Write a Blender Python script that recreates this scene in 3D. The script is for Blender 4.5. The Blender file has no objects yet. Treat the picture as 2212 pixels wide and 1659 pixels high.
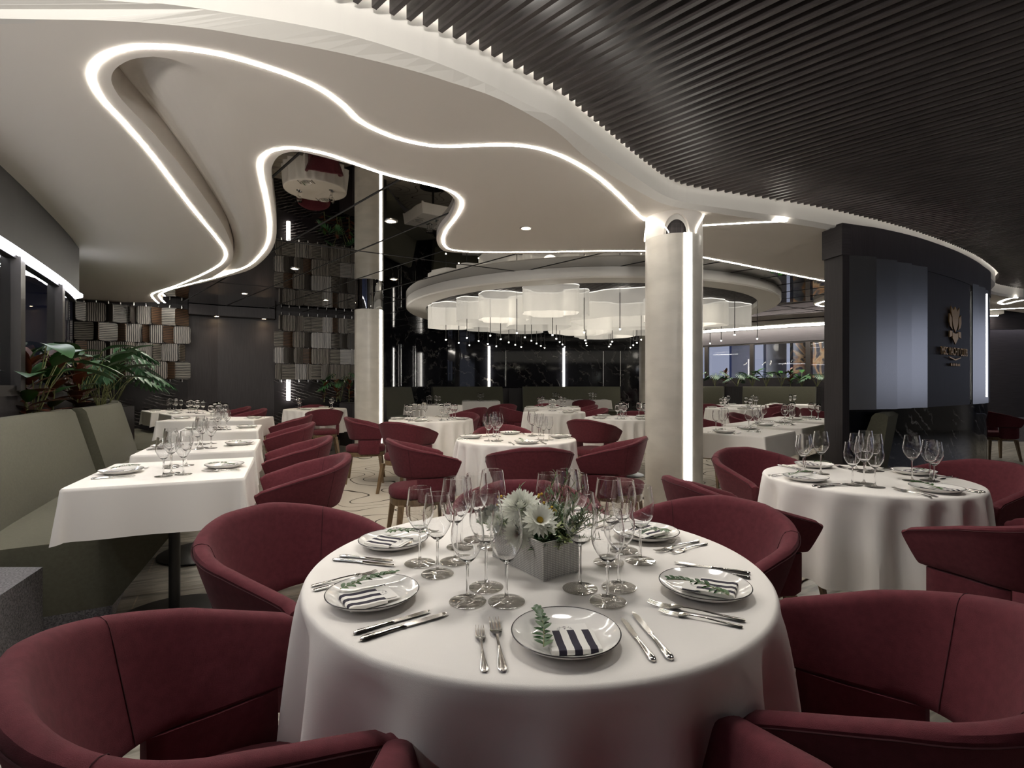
import bpy, bmesh, math, random
from math import sin, cos, pi, radians, atan2, hypot, sqrt
from mathutils import Vector, Matrix
from mathutils.geometry import tessellate_polygon
random.seed(7)
S = bpy.context.scene
COL = S.collection
F_, CX, CY, CZ = 1130.0, 1106.0, 829.5, 1.25      # focal length in pixels of the 2212x1659 frame, eye height 1.25 m
TZ = 0.79                                          # table height
def W(px, py, z):                                  # ground-plan point of a pixel lying at height z
    D = (z - CZ) * F_ / (CY - py)
    return ((px - CX) * D / F_, D)

# ---------------------------------------------------------------- materials
def mat(name):
    m = bpy.data.materials.new(name); m.use_nodes = True
    nt = m.node_tree; nt.nodes.clear()
    out = nt.nodes.new('ShaderNodeOutputMaterial')
    return m, nt, out
def P(name, col, rough=.5, metal=0, noise=0, nscale=8, bump=0, bscale=200, sheen=0, spec=.5, coat=0, stretch=None, col2=None, trans=0, ior=1.45):
    m, nt, out = mat(name)
    b = nt.nodes.new('ShaderNodeBsdfPrincipled')
    b.inputs['Base Color'].default_value = (*col, 1)
    b.inputs['Roughness'].default_value = rough
    b.inputs['Metallic'].default_value = metal
    b.inputs['Specular IOR Level'].default_value = spec
    b.inputs['Sheen Weight'].default_value = sheen
    b.inputs['Sheen Roughness'].default_value = .5
    b.inputs['Coat Weight'].default_value = coat
    b.inputs['Transmission Weight'].default_value = trans
    b.inputs['IOR'].default_value = ior
    tc = nt.nodes.new('ShaderNodeTexCoord')
    src = tc.outputs['Object']
    if stretch:
        mp = nt.nodes.new('ShaderNodeMapping'); mp.inputs['Scale'].default_value = stretch
        nt.links.new(src, mp.inputs[0]); src = mp.outputs[0]
    if noise or col2:
        n = nt.nodes.new('ShaderNodeTexNoise'); n.inputs['Scale'].default_value = nscale; n.inputs['Detail'].default_value = 5
        nt.links.new(src, n.inputs[0])
        r = nt.nodes.new('ShaderNodeValToRGB')
        c2 = col2 or tuple(c * (1 - noise) for c in col)
        r.color_ramp.elements[0].position = .35; r.color_ramp.elements[0].color = (*c2, 1)
        r.color_ramp.elements[1].position = .65; r.color_ramp.elements[1].color = (*col, 1)
        nt.links.new(n.outputs[0], r.inputs[0]); nt.links.new(r.outputs[0], b.inputs['Base Color'])
    if bump:
        n2 = nt.nodes.new('ShaderNodeTexNoise'); n2.inputs['Scale'].default_value = bscale; n2.inputs['Detail'].default_value = 3
        nt.links.new(src, n2.inputs[0])
        bp = nt.nodes.new('ShaderNodeBump'); bp.inputs['Strength'].default_value = bump; bp.inputs['Distance'].default_value = .002
        nt.links.new(n2.outputs[0], bp.inputs['Height']); nt.links.new(bp.outputs[0], b.inputs['Normal'])
    nt.links.new(b.outputs[0], out.inputs[0])
    return m
def EM(name, col, s):
    m, nt, out = mat(name)
    e = nt.nodes.new('ShaderNodeEmission'); e.inputs[0].default_value = (*col, 1); e.inputs[1].default_value = s
    nt.links.new(e.outputs[0], out.inputs[0]); return m
def veins(name, base, vein, scale, rot, thin=.03, rough=.12, dist=2.5, stretch=(1, 1, 1), extra=None, amt=.5):
    # marble: thin lines where a warped noise crosses its middle value
    m, nt, out = mat(name)
    b = nt.nodes.new('ShaderNodeBsdfPrincipled'); b.inputs['Roughness'].default_value = rough
    tc = nt.nodes.new('ShaderNodeTexCoord'); mp = nt.nodes.new('ShaderNodeMapping')
    mp.inputs['Rotation'].default_value = rot; mp.inputs['Scale'].default_value = stretch
    nt.links.new(tc.outputs['Object'], mp.inputs[0])
    w = nt.nodes.new('ShaderNodeTexWave'); w.inputs['Scale'].default_value = scale; w.inputs['Distortion'].default_value = dist
    w.inputs['Detail'].default_value = 6; w.inputs['Detail Scale'].default_value = 1.2; w.inputs['Detail Roughness'].default_value = .65
    nt.links.new(mp.outputs[0], w.inputs[0])
    r = nt.nodes.new('ShaderNodeValToRGB'); e = r.color_ramp.elements
    e[0].position = 1 - thin * 4; e[0].color = (*base, 1); e[1].position = 1; e[1].color = (*vein, 1)
    nt.links.new(w.outputs['Fac'], r.inputs[0])
    n = nt.nodes.new('ShaderNodeTexNoise'); n.inputs['Scale'].default_value = 2.5; n.inputs['Detail'].default_value = 4
    nt.links.new(mp.outputs[0], n.inputs[0])
    r2 = nt.nodes.new('ShaderNodeValToRGB'); r2.color_ramp.elements[0].position = .45; r2.color_ramp.elements[1].position = .62
    nt.links.new(n.outputs[0], r2.inputs[0])
    mx = nt.nodes.new('ShaderNodeMix'); mx.data_type = 'RGBA'
    mx.inputs['A'].default_value = (*(extra or base), 1)
    nt.links.new(r2.outputs[0], mx.inputs['Factor']); nt.links.new(r.outputs[0], mx.inputs['B'])
    nt.links.new(mx.outputs['Result'], b.inputs['Base Color'])
    nt.links.new(b.outputs[0], out.inputs[0]); return m
M = {}
M['ceil'] = P('white_plaster', (.66, .62, .57), .75)
M['fascia'] = P('white_fascia', (.62, .6, .56), .6)
M['mirror'] = P('dark_mirror', (.30, .28, .255), .015, 1)
M['black'] = P('black_void', (.012, .011, .012), .7)
M['slat'] = P('dark_slat_wood', (.062, .052, .051), .5, noise=.35, nscale=6, stretch=(1, 1, 12))
M['led'] = EM('led_light', (1, .94, .84), 50)
M['led_soft'] = EM('soft_led_light', (1, .94, .84), 7)
M['led_col'] = EM('column_led_light', (1, .95, .87), 16)
M['led_win'] = EM('window_led_light', (.92, .93, 1), 10)
M['warm'] = EM('warm_lamp', (1, .72, .42), 60)
M['bulb'] = EM('pendant_bulb', (1, .9, .72), 30)
M['wine'] = P('burgundy_fabric', (.130, .029, .039), .85, noise=.2, nscale=55, bump=.5, bscale=900, sheen=.06, spec=.15)
M['stitch'] = P('burgundy_stitching', (.045, .008, .012), .9)
M['oak'] = P('oak_wood', (.23, .155, .085), .5, col2=(.14, .09, .05), nscale=14, stretch=(6, 6, .6))
M['olive'] = P('olive_fabric', (.125, .121, .088), .85, noise=.12, nscale=60, bump=.5, bscale=700, sheen=.1, spec=.2)
M['cloth'] = P('white_linen', (.83, .80, .765), .8, bump=.15, bscale=900, spec=.25)
M['metalblk'] = P('black_metal', (.018, .017, .016), .38)
M['plate'] = P('white_porcelain', (.82, .80, .77), .12, coat=.6)
M['rim'] = P('dark_plate_rim', (.05, .045, .045), .25)
M['silver'] = P('polished_steel', (.62, .60, .57), .12, 1)
M['glass'] = None
def thin_glass(name, tint, base, top, power):
    m, nt, out = mat(name); t = nt.nodes.new('ShaderNodeBsdfTransparent'); t.inputs[0].default_value = (*tint, 1)
    gl = nt.nodes.new('ShaderNodeBsdfGlossy'); gl.inputs['Roughness'].default_value = .02
    lw = nt.nodes.new('ShaderNodeLayerWeight'); lw.inputs[0].default_value = .5
    a = nt.nodes.new('ShaderNodeMath'); a.operation = 'POWER'; a.inputs[1].default_value = power; nt.links.new(lw.outputs['Facing'], a.inputs[0])
    b = nt.nodes.new('ShaderNodeMath'); b.operation = 'MULTIPLY_ADD'; b.inputs[1].default_value = top; b.inputs[2].default_value = base; nt.links.new(a.outputs[0], b.inputs[0])
    mx = nt.nodes.new('ShaderNodeMixShader'); nt.links.new(b.outputs[0], mx.inputs[0]); nt.links.new(t.outputs[0], mx.inputs[1]); nt.links.new(gl.outputs[0], mx.inputs[2])
    nt.links.new(mx.outputs[0], out.inputs[0]); return m
m, nt, out = mat('clear_glass'); g = nt.nodes.new('ShaderNodeBsdfGlass'); g.inputs['Roughness'].default_value = 0; g.inputs['IOR'].default_value = 1.45
nt.links.new(g.outputs[0], out.inputs[0]); M['glass'] = m
M['glass2'] = thin_glass('shade_tinted_glass', (.80, .79, .77), .06, .7, 2.5)  # tint of the feet stands in for shadow and reflections on the glass
m, nt, out = mat('window_glass')
t = nt.nodes.new('ShaderNodeBsdfTransparent'); t.inputs[0].default_value = (.88, .9, .95, 1)
gl = nt.nodes.new('ShaderNodeBsdfGlossy'); gl.inputs['Roughness'].default_value = .01
fr = nt.nodes.new('ShaderNodeFresnel'); fr.inputs[0].default_value = 1.6
mx = nt.nodes.new('ShaderNodeMixShader')
nt.links.new(fr.outputs[0], mx.inputs[0]); nt.links.new(t.outputs[0], mx.inputs[1]); nt.links.new(gl.outputs[0], mx.inputs[2])
nt.links.new(mx.outputs[0], out.inputs[0]); M['pane'] = m
m, nt, out = mat('chandelier_fabric')
t = nt.nodes.new('ShaderNodeBsdfTransparent'); t.inputs[0].default_value = (.9, .9, .88, 1)
e = nt.nodes.new('ShaderNodeEmission'); e.inputs[0].default_value = (1, .94, .83, 1); e.inputs[1].default_value = .24
tl = nt.nodes.new('ShaderNodeBsdfDiffuse'); tl.inputs[0].default_value = (.6, .58, .54, 1)
ad = nt.nodes.new('ShaderNodeAddShader'); mx = nt.nodes.new('ShaderNodeMixShader'); mx.inputs[0].default_value = .72
nt.links.new(e.outputs[0], ad.inputs[0]); nt.links.new(tl.outputs[0], ad.inputs[1])
nt.links.new(t.outputs[0], mx.inputs[1]); nt.links.new(ad.outputs[0], mx.inputs[2]); nt.links.new(mx.outputs[0], out.inputs[0])
M['shade'] = m
M['shade_rim'] = EM('chandelier_edge', (1, .95, .85), 1.0)
M['wood'] = P('dark_veneer', (.026, .021, .0235), .5, col2=(.016, .013, .0145), nscale=9, stretch=(9, 9, .4))
M['woodh'] = P('dark_veneer_horizontal', (.034, .029, .032), .5, col2=(.019, .016, .018), nscale=9, stretch=(.4, .4, 14))
M['frame'] = P('bronze_frame', (.028, .024, .022), .4)
M['valance'] = P('charcoal_valance', (.027, .025, .025), .6)
M['marble'] = veins('black_marble', (.008, .008, .010), (.13, .12, .11), 1.1, (0, .5, .6), .02, .06, 14, (1, 1, 1.3), extra=(.012, .012, .015))
M['marblep'] = veins('black_marble_base', (.006, .006, .009), (.30, .29, .29), 2.6, (.2, .75, .35), .045, .05, 9, (1, 1, 1.2), extra=(.008, .009, .014))
M['marblel'] = veins('grey_veined_marble', (.008, .007, .008), (.16, .15, .15), 3.0, (.3, .9, .2), .04, .12, 6, (1, 1, 2), extra=(.02, .018, .02))
M['stone'] = P('granite', (.22, .21, .22), .6, col2=(.06, .058, .065), nscale=130)
M['column'] = P('travertine', (.58, .55, .49), .35, noise=.14, nscale=3.5, stretch=(1, 1, 2.2))
M['chrome'] = P('chrome', (.5, .5, .5), .03, 1)
M['brushed'] = P('brushed_steel', (.74, .74, .74), .26, 1)
M['gold'] = P('brass', (.50, .31, .13), .35, 1)
M['white'] = P('white_paper', (.8, .78, .75), .7)
M['navy'] = P('navy_ink', (.022, .018, .035), .8)
M['ink'] = P('print_ink', (.05, .04, .05), .7)
M['petal'] = P('white_petal', (.92, .93, .85), .6, noise=.04, nscale=30)
M['pollen'] = P('yellow_centre', (.55, .36, .04), .8)
M['cleaf'] = P('cream_leaf', (.52, .58, .30), .6)
M['dleaf'] = P('dark_green_leaf', (.022, .075, .022), .4, noise=.4, nscale=25)
M['gleaf'] = P('green_leaf', (.026, .095, .02), .38, noise=.35, nscale=20)
M['sleaf'] = P('sage_leaf', (.10, .17, .075), .55, noise=.3, nscale=30)
M['rleaf'] = P('red_leaf', (.12, .030, .012), .4, noise=.5, nscale=14)
M['stem'] = P('pale_stem', (.16, .17, .06), .6)
M['soil'] = P('dark_soil', (.012, .01, .008), .95)
M['rear'] = P('rear_wall_paint', (.5, .48, .45), .8)

# woven planter
m, nt, out = mat('woven_grey'); b = nt.nodes.new('ShaderNodeBsdfPrincipled'); b.inputs['Roughness'].default_value = .6
tc = nt.nodes.new('ShaderNodeTexCoord'); sp = nt.nodes.new('ShaderNodeSeparateXYZ'); nt.links.new(tc.outputs['Object'], sp.inputs[0])
def mth(nt, op, a, b2=None, c=None):
    n = nt.nodes.new('ShaderNodeMath'); n.operation = op
    for i, v in enumerate((a, b2, c)):
        if v is None: continue
        if isinstance(v, (int, float)): n.inputs[i].default_value = v
        else: nt.links.new(v, n.inputs[i])
    return n.outputs[0]
sx = mth(nt, 'SINE', mth(nt, 'MULTIPLY', mth(nt, 'ADD', sp.outputs[0], sp.outputs[1]), 2 * pi / .0048))
sz = mth(nt, 'SINE', mth(nt, 'MULTIPLY', sp.outputs[2], 2 * pi / .0042))
f = mth(nt, 'MULTIPLY_ADD', mth(nt, 'MINIMUM', sx, sz), .5, .5)
r = nt.nodes.new('ShaderNodeValToRGB'); r.color_ramp.elements[0].color = (.34, .33, .315, 1); r.color_ramp.elements[1].color = (.85, .83, .80, 1)
r.color_ramp.elements[1].position = .6
nt.links.new(f, r.inputs[0]); nt.links.new(r.outputs[0], b.inputs['Base Color']); nt.links.new(b.outputs[0], out.inputs[0]); M['woven'] = m

# striped napkin: stripes across local x
m, nt, out = mat('navy_striped_linen'); b = nt.nodes.new('ShaderNodeBsdfPrincipled'); b.inputs['Roughness'].default_value = .85
tc = nt.nodes.new('ShaderNodeTexCoord'); sp = nt.nodes.new('ShaderNodeSeparateXYZ'); nt.links.new(tc.outputs['Object'], sp.inputs[0])
f = mth(nt, 'GREATER_THAN', mth(nt, 'FRACT', mth(nt, 'MULTIPLY', mth(nt, 'ADD', sp.outputs[0], .5), 1 / .0268)), .5)
mx = nt.nodes.new('ShaderNodeMix'); mx.data_type = 'RGBA'; mx.inputs['A'].default_value = (.8, .78, .74, 1); mx.inputs['B'].default_value = (.022, .018, .035, 1)
nt.links.new(f, mx.inputs['Factor']); nt.links.new(mx.outputs['Result'], b.inputs['Base Color']); nt.links.new(b.outputs[0], out.inputs[0]); M['stripe'] = m

# carpet: beige with dark contour lines
m, nt, out = mat('contour_carpet'); b = nt.nodes.new('ShaderNodeBsdfPrincipled'); b.inputs['Roughness'].default_value = .95; b.inputs['Specular IOR Level'].default_value = .1
tc = nt.nodes.new('ShaderNodeTexCoord'); n = nt.nodes.new('ShaderNodeTexNoise'); n.inputs['Scale'].default_value = .75; n.inputs['Detail'].default_value = 1.2
nt.links.new(tc.outputs['Object'], n.inputs[0])
v = mth(nt, 'FRACT', mth(nt, 'MULTIPLY', n.outputs[0], 16))
f = mth(nt, 'LESS_THAN', mth(nt, 'ABSOLUTE', mth(nt, 'SUBTRACT', v, .5)), .035)
mx = nt.nodes.new('ShaderNodeMix'); mx.data_type = 'RGBA'; mx.inputs['A'].default_value = (.48, .44, .375, 1); mx.inputs['B'].default_value = (.06, .052, .042, 1)
nt.links.new(f, mx.inputs['Factor']); nt.links.new(mx.outputs['Result'], b.inputs['Base Color']); nt.links.new(b.outputs[0], out.inputs[0]); M['carpet'] = m

# stone tile floor with joints and long veins
m, nt, out = mat('stone_floor'); b = nt.nodes.new('ShaderNodeBsdfPrincipled'); b.inputs['Roughness'].default_value = .28
tc = nt.nodes.new('ShaderNodeTexCoord'); mp = nt.nodes.new('ShaderNodeMapping'); mp.inputs['Rotation'].default_value = (0, 0, radians(-28))
nt.links.new(tc.outputs['Object'], mp.inputs[0])
bk = nt.nodes.new('ShaderNodeTexBrick'); bk.inputs['Scale'].default_value = 1; bk.inputs['Brick Width'].default_value = 1.0; bk.inputs['Row Height'].default_value = .42
bk.inputs['Mortar Size'].default_value = .004; bk.inputs['Color1'].default_value = (.85, .85, .85, 1); bk.inputs['Color2'].default_value = (1, 1, 1, 1); bk.inputs['Mortar'].default_value = (1.3, 1.2, 1.05, 1)
nt.links.new(mp.outputs[0], bk.inputs[0])
mp2 = nt.nodes.new('ShaderNodeMapping'); mp2.inputs['Scale'].default_value = (1.2, 7, 1); nt.links.new(mp.outputs[0], mp2.inputs[0])
n = nt.nodes.new('ShaderNodeTexNoise'); n.inputs['Scale'].default_value = 2.2; n.inputs['Detail'].default_value = 8; n.inputs['Distortion'].default_value = 1.2
nt.links.new(mp2.outputs[0], n.inputs[0])
r = nt.nodes.new('ShaderNodeValToRGB'); e = r.color_ramp.elements; e[0].position = .32; e[0].color = (.15, .14, .115, 1); e[1].position = .6; e[1].color = (.45, .42, .365, 1)
nt.links.new(n.outputs[0], r.inputs[0])
mx = nt.nodes.new('ShaderNodeMix'); mx.data_type = 'RGBA'; mx.blend_type = 'MULTIPLY'; mx.inputs['Factor'].default_value = 1
nt.links.new(r.outputs[0], mx.inputs['A']); nt.links.new(bk.outputs['Color'], mx.inputs['B'])
nt.links.new(mx.outputs['Result'], b.inputs['Base Color']); nt.links.new(b.outputs[0], out.inputs[0]); M['floor'] = m

# zebra panels of the screens
def zebra(name, vertical, light, dark, sc=1.0):
    m, nt, out = mat(name); b = nt.nodes.new('ShaderNodeBsdfPrincipled'); b.inputs['Roughness'].default_value = .4
    tc = nt.nodes.new('ShaderNodeTexCoord'); w = nt.nodes.new('ShaderNodeTexWave'); w.bands_direction = 'X' if vertical else 'Z'
    w.inputs['Scale'].default_value = 10 * sc; w.inputs['Distortion'].default_value = 2.2; w.inputs['Detail'].default_value = 2; w.inputs['Detail Scale'].default_value = 1.5
    mp = nt.nodes.new('ShaderNodeMapping'); mp.inputs['Scale'].default_value = (1, 1, .35) if vertical else (.35, 1, 1)
    nt.links.new(tc.outputs['Object'], mp.inputs[0]); nt.links.new(mp.outputs[0], w.inputs[0])
    r = nt.nodes.new('ShaderNodeValToRGB'); e = r.color_ramp.elements; e[0].position = .42; e[0].color = (*dark, 1); e[1].position = .58; e[1].color = (*light, 1)
    nt.links.new(w.outputs['Fac'], r.inputs[0]); nt.links.new(r.outputs[0], b.inputs['Base Color']); nt.links.new(b.outputs[0], out.inputs[0]); return m
M['z'] = [zebra('striped_veneer_upright', True, (.30, .275, .245), (.014, .012, .011)), zebra('striped_veneer_level', False, (.26, .24, .21), (.014, .012, .011)),
          zebra('dim_veneer_upright', True, (.10, .09, .08), (.02, .016, .014)), zebra('brown_veneer_level', False, (.12, .065, .035), (.02, .014, .01))]
# agate slab seen outside the right window
m, nt, out = mat('agate'); b = nt.nodes.new('ShaderNodeBsdfPrincipled'); b.inputs['Roughness'].default_value = .3
tc = nt.nodes.new('ShaderNodeTexCoord'); n = nt.nodes.new('ShaderNodeTexNoise'); n.inputs['Scale'].default_value = 1.1; n.inputs['Detail'].default_value = 4; n.inputs['Distortion'].default_value = 1.6
nt.links.new(tc.outputs['Object'], n.inputs[0]); r = nt.nodes.new('ShaderNodeValToRGB'); cr = r.color_ramp
cr.elements[0].position = .3; cr.elements[0].color = (.03, .035, .04, 1); cr.elements[1].position = .75; cr.elements[1].color = (.05, .06, .08, 1)
for p_, c_ in ((.42, (.12, .11, .09, 1)), (.5, (.42, .20, .07, 1)), (.55, (.5, .33, .16, 1)), (.6, (.06, .05, .045, 1))):
    q = cr.elements.new(p_); q.color = c_
nt.links.new(n.outputs[0], r.inputs[0]); nt.links.new(r.outputs[0], b.inputs['Base Color']); nt.links.new(b.outputs[0], out.inputs[0]); M['agate'] = m

# ---------------------------------------------------------------- mesh helpers
def new_obj(name, bm, m, parent=None, smooth=True, loc=None):
    me = bpy.data.meshes.new(name); bm.normal_update(); bm.to_mesh(me); bm.free()
    for x in (m if isinstance(m, (list, tuple)) else [m]): me.materials.append(x)
    if smooth:
        for p in me.polygons: p.use_smooth = True
        try: me.set_sharp_from_angle(angle=radians(40))
        except Exception: pass
    o = bpy.data.objects.new(name, me); COL.objects.link(o)
    if parent: o.parent = parent
    if loc is not None: o.location = loc
    return o
def tag(o, label=None, cat=None, group=None, kind=None):
    if label: o['label'] = label
    if cat: o['category'] = cat
    if group: o['group'] = group
    if kind: o['kind'] = kind
    return o
def thing(name, loc, rz=0, label=None, cat=None, group=None):
    o = bpy.data.objects.new(name, None); o.empty_display_size = .1; COL.objects.link(o)
    o.location = loc; o.rotation_euler = (0, 0, rz)
    return tag(o, label, cat, group)
def struct(name, bm, m, smooth=False, label=None, parent=None):
    o = new_obj(name, bm, m, parent, smooth)
    if not parent: o['kind'] = 'structure'
    if label and not parent: o['label'] = label
    return o
def copy_tree(o, parent=None):
    c = o.copy(); COL.objects.link(c)
    if parent: c.parent = parent
    for ch in list(KIDS.get(o.name, ())): 
        copy_tree(ch, c)
    return c
KIDS = {}
def regkids(root):
    KIDS.clear()
    for o in bpy.data.objects:
        if o.parent: KIDS.setdefault(o.parent.name, []).append(o)
def B(): return bmesh.new()
def box(bm, c, s, rz=0, mi=0, taper=1):
    vs = []
    for z in (-1, 1):
        for x, y in ((-1, -1), (1, -1), (1, 1), (-1, 1)):
            k = taper if z < 0 else 1
            X, Y = x * s[0] / 2 * k, y * s[1] / 2 * k
            vs.append(bm.verts.new((c[0] + X * cos(rz) - Y * sin(rz), c[1] + X * sin(rz) + Y * cos(rz), c[2] + z * s[2] / 2)))
    for f in ((3, 2, 1, 0), (4, 5, 6, 7), (0, 1, 5, 4), (1, 2, 6, 5), (2, 3, 7, 6), (3, 0, 4, 7)):
        bm.faces.new([vs[i] for i in f]).material_index = mi
    return vs
def lathe(bm, prof, n=32, c=(0, 0, 0), cap=True, mi=0, sx=1, sy=1):
    rings = []
    for r, z in prof:
        if r < 1e-6: rings.append([bm.verts.new((c[0], c[1], c[2] + z))])
        else: rings.append([bm.verts.new((c[0] + r * sx * cos(2 * pi * i / n), c[1] + r * sy * sin(2 * pi * i / n), c[2] + z)) for i in range(n)])
    for a, b in zip(rings, rings[1:]):
        for i in range(n):
            j = (i + 1) % n
            if len(a) == 1 and len(b) == 1: continue
            if len(a) == 1: f = bm.faces.new((a[0], b[j], b[i]))
            elif len(b) == 1: f = bm.faces.new((a[i], a[j], b[0]))
            else: f = bm.faces.new((a[i], a[j], b[j], b[i]))
            f.material_index = mi
    if cap:
        if len(rings[0]) > 1: bm.faces.new(rings[0][::-1]).material_index = mi
        if len(rings[-1]) > 1: bm.faces.new(rings[-1]).material_index = mi
def loft(bm, rings, closed=True, caps=True, mi=0):
    R = [[bm.verts.new(p) for p in r] for r in rings]
    n = len(R[0])
    for a, b in zip(R, R[1:]):
        for i in range(n if closed else n - 1):
            j = (i + 1) % n
            bm.faces.new((a[i], b[i], b[j], a[j])).material_index = mi
    if caps and closed:
        bm.faces.new(R[0]).material_index = mi; bm.faces.new(R[-1][::-1]).material_index = mi
    return R
def tube(bm, pts, r, n=6, mi=0, up=Vector((0, 0, 1))):
    pts = [Vector(p) for p in pts]; rings = []
    for i, p in enumerate(pts):
        d = (pts[min(i + 1, len(pts) - 1)] - pts[max(i - 1, 0)]).normalized()
        u = up if abs(d.dot(up)) < .95 else Vector((1, 0, 0))
        a = d.cross(u).normalized(); b = d.cross(a).normalized()
        rr = r[i] if isinstance(r, (list, tuple)) else r
        rings.append([p + a * rr * cos(2 * pi * k / n) + b * rr * sin(2 * pi * k / n) for k in range(n)])
    loft(bm, rings, mi=mi)
def smooth_path(pts, k=6, closed=False):
    out = []; n = len(pts)
    P_ = [Vector((*p, 0)) if len(p) == 2 else Vector(p) for p in pts]
    rng = range(n if closed else n - 1)
    for i in rng:
        p0 = P_[(i - 1) % n] if closed or i > 0 else P_[0] * 2 - P_[1]
        p1, p2 = P_[i], P_[(i + 1) % n]
        p3 = P_[(i + 2) % n] if closed or i + 2 < n else P_[-1] * 2 - P_[-2]
        for j in range(k):
            t = j / k
            out.append(.5 * ((2 * p1) + (p2 - p0) * t + (2 * p0 - 5 * p1 + 4 * p2 - p3) * t * t + (3 * p1 - p0 - 3 * p2 + p3) * t ** 3))
    if not closed: out.append(P_[-1])
    return out
def offset(path, d):                                # plan offset to the left of travel
    out = []
    for i, p in enumerate(path):
        a, b = Vector(path[max(i - 1, 0)]), Vector(path[min(i + 1, len(path) - 1)])
        t = (b - a); t = Vector((t[0], t[1])).normalized()
        out.append(Vector((p[0] - t[1] * d, p[1] + t[0] * d, 0)))
    return out
def wallstrip(bm, path, z0, z1, mi=0, flip=False):
    V = [(bm.verts.new((p[0], p[1], z0)), bm.verts.new((p[0], p[1], z1))) for p in path]
    for a, b in zip(V, V[1:]):
        f = (a[0], b[0], b[1], a[1])
        bm.faces.new(f[::-1] if flip else f).material_index = mi
def slabpath(bm, path, w, z0, z1, mi=0, side=0):     # extruded bar along a plan path; side: offset of its centre line
    A = offset(path, w / 2 + side); C = offset(path, -w / 2 + side)
    loft(bm, [[(a[0], a[1], z0), (c[0], c[1], z0), (c[0], c[1], z1), (a[0], a[1], z1)] for a, c in zip(A, C)], mi=mi)
def polyfill(bm, loops, zf, mi=0, flip=False):
    flat = [p for l in loops for p in l]
    vs = [bm.verts.new((p[0], p[1], zf(p) if callable(zf) else zf)) for p in flat]
    for t in tessellate_polygon([[Vector((p[0], p[1], 0)) for p in l] for l in loops]):
        a, b, c = (flat[i] for i in t)
        if abs((b[0] - a[0]) * (c[1] - a[1]) - (b[1] - a[1]) * (c[0] - a[0])) < 1e-9: continue
        try: f = bm.faces.new([vs[i] for i in t])
        except ValueError: continue
        f.material_index = mi
    bm.normal_update()
    for f in bm.faces:
        pass
def WP(l, z): return [W(x, y, z) for x, y in l]

# ---------------------------------------------------------------- camera, world, view
cam = bpy.data.cameras.new('camera'); co = bpy.data.objects.new('camera', cam); COL.objects.link(co)
co.location = (0, 0, CZ); co.rotation_euler = (pi / 2, 0, 0)
cam.sensor_width = 36; cam.lens = 36 * F_ / 2212; cam.clip_start = .02; cam.clip_end = 200
S.camera = co
S.view_settings.view_transform = 'Standard'; S.view_settings.look = 'None'; S.view_settings.exposure = .25; S.view_settings.gamma = 1
S.view_settings.use_curve_mapping = False
S.cycles.use_denoising = True
try: S.cycles.denoiser = 'OPENIMAGEDENOISE'
except Exception: pass
S.cycles.max_bounces = 18; S.cycles.diffuse_bounces = 4; S.cycles.glossy_bounces = 3; S.cycles.transmission_bounces = 16; S.cycles.transparent_max_bounces = 16
S.cycles.caustics_reflective = False; S.cycles.caustics_refractive = False
S.cycles.sample_clamp_indirect = 8; S.cycles.use_adaptive_sampling = True; S.cycles.adaptive_threshold = .08; S.cycles.adaptive_min_samples = 16
w = bpy.data.worlds.new('dusk'); S.world = w; w.use_nodes = True; nt = w.node_tree; nt.nodes.clear()
o_ = nt.nodes.new('ShaderNodeOutputWorld'); bg = nt.nodes.new('ShaderNodeBackground')
tc = nt.nodes.new('ShaderNodeTexCoord'); sp = nt.nodes.new('ShaderNodeSeparateXYZ'); nt.links.new(tc.outputs['Generated'], sp.inputs[0])
r = nt.nodes.new('ShaderNodeValToRGB'); e = r.color_ramp.elements
e[0].position = .05; e[0].color = (.016, .045, .19, 1); e[1].position = .72; e[1].color = (.28, .30, .38, 1)
nt.links.new(mth(nt, 'MULTIPLY_ADD', sp.outputs[0], .5, .5), r.inputs[0]); nt.links.new(r.outputs[0], bg.inputs[0]); bg.inputs[1].default_value = 1.0
nt.links.new(bg.outputs[0], o_.inputs[0])
# ================================================================ THE SETTING
ZC, ZM = 2.75, 2.81                                # white ceiling, mirror ceiling
bm = B(); box(bm, (2, 6, -.05), (34, 30, .1)); struct('floor', bm, M['floor'], label='pale grey veined stone tile floor')
bm = B()
carp = smooth_path([(-.9, 2.5), (.8, 2.6), (2.2, 3.6), (5, 5.9), (7.2, 9), (6.5, 12), (4, 15.2), (-1.5, 15.2), (-3.0, 10.2), (-2.95, 8), (-1.95, 5.3), (-1.25, 3.6)], 6, True)
polyfill(bm, [[(p[0], p[1]) for p in carp]], .006); bmesh.ops.solidify(bm, geom=bm.faces[:], thickness=-.005)
tag(new_obj('carpet', bm, M['carpet'], smooth=False), 'beige carpet with dark wavy contour lines under the middle tables', 'carpet')

# ceiling outlines traced from the photograph, lying on their own heights
F2 = [(217, 0), (353, 8), (488, 27), (600, 45), (742, 73), (844, 102), (946, 136), (1048, 179), (1129, 220), (1202, 256), (1251, 293), (1312, 338), (1365, 377), (1401, 402), (1430, 420), (1467, 434), (1517, 443), (1601, 455), (1720, 472), (1803, 487), (1905, 509), (1981, 530), (2057, 556), (2110, 580), (2150, 611), (2141, 627), (2165, 634), (2212, 641)]
F1 = [(0, 52), (81, 43), (217, 44), (326, 50), (434, 61), (543, 79), (705, 108), (868, 146), (977, 179), (1085, 217), (1200, 282), (1259, 335), (1330, 385), (1395, 422), (1430, 439), (1467, 449), (1517, 456), (1601, 469), (1720, 485), (1803, 499), (1905, 519), (1981, 540), (2057, 566), (2108, 590), (2143, 615), (2133, 632), (2165, 640), (2212, 647)]
fas = [(-5.5, 1.45), (-3.2, 1.9)] + WP(F2, 2.79) + [(11.5, 10.4)]
lip = [(-5.7, 1.9), (-3.6, 2.16)] + WP(F1, ZC) + [(11.5, 10.75)]
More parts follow.
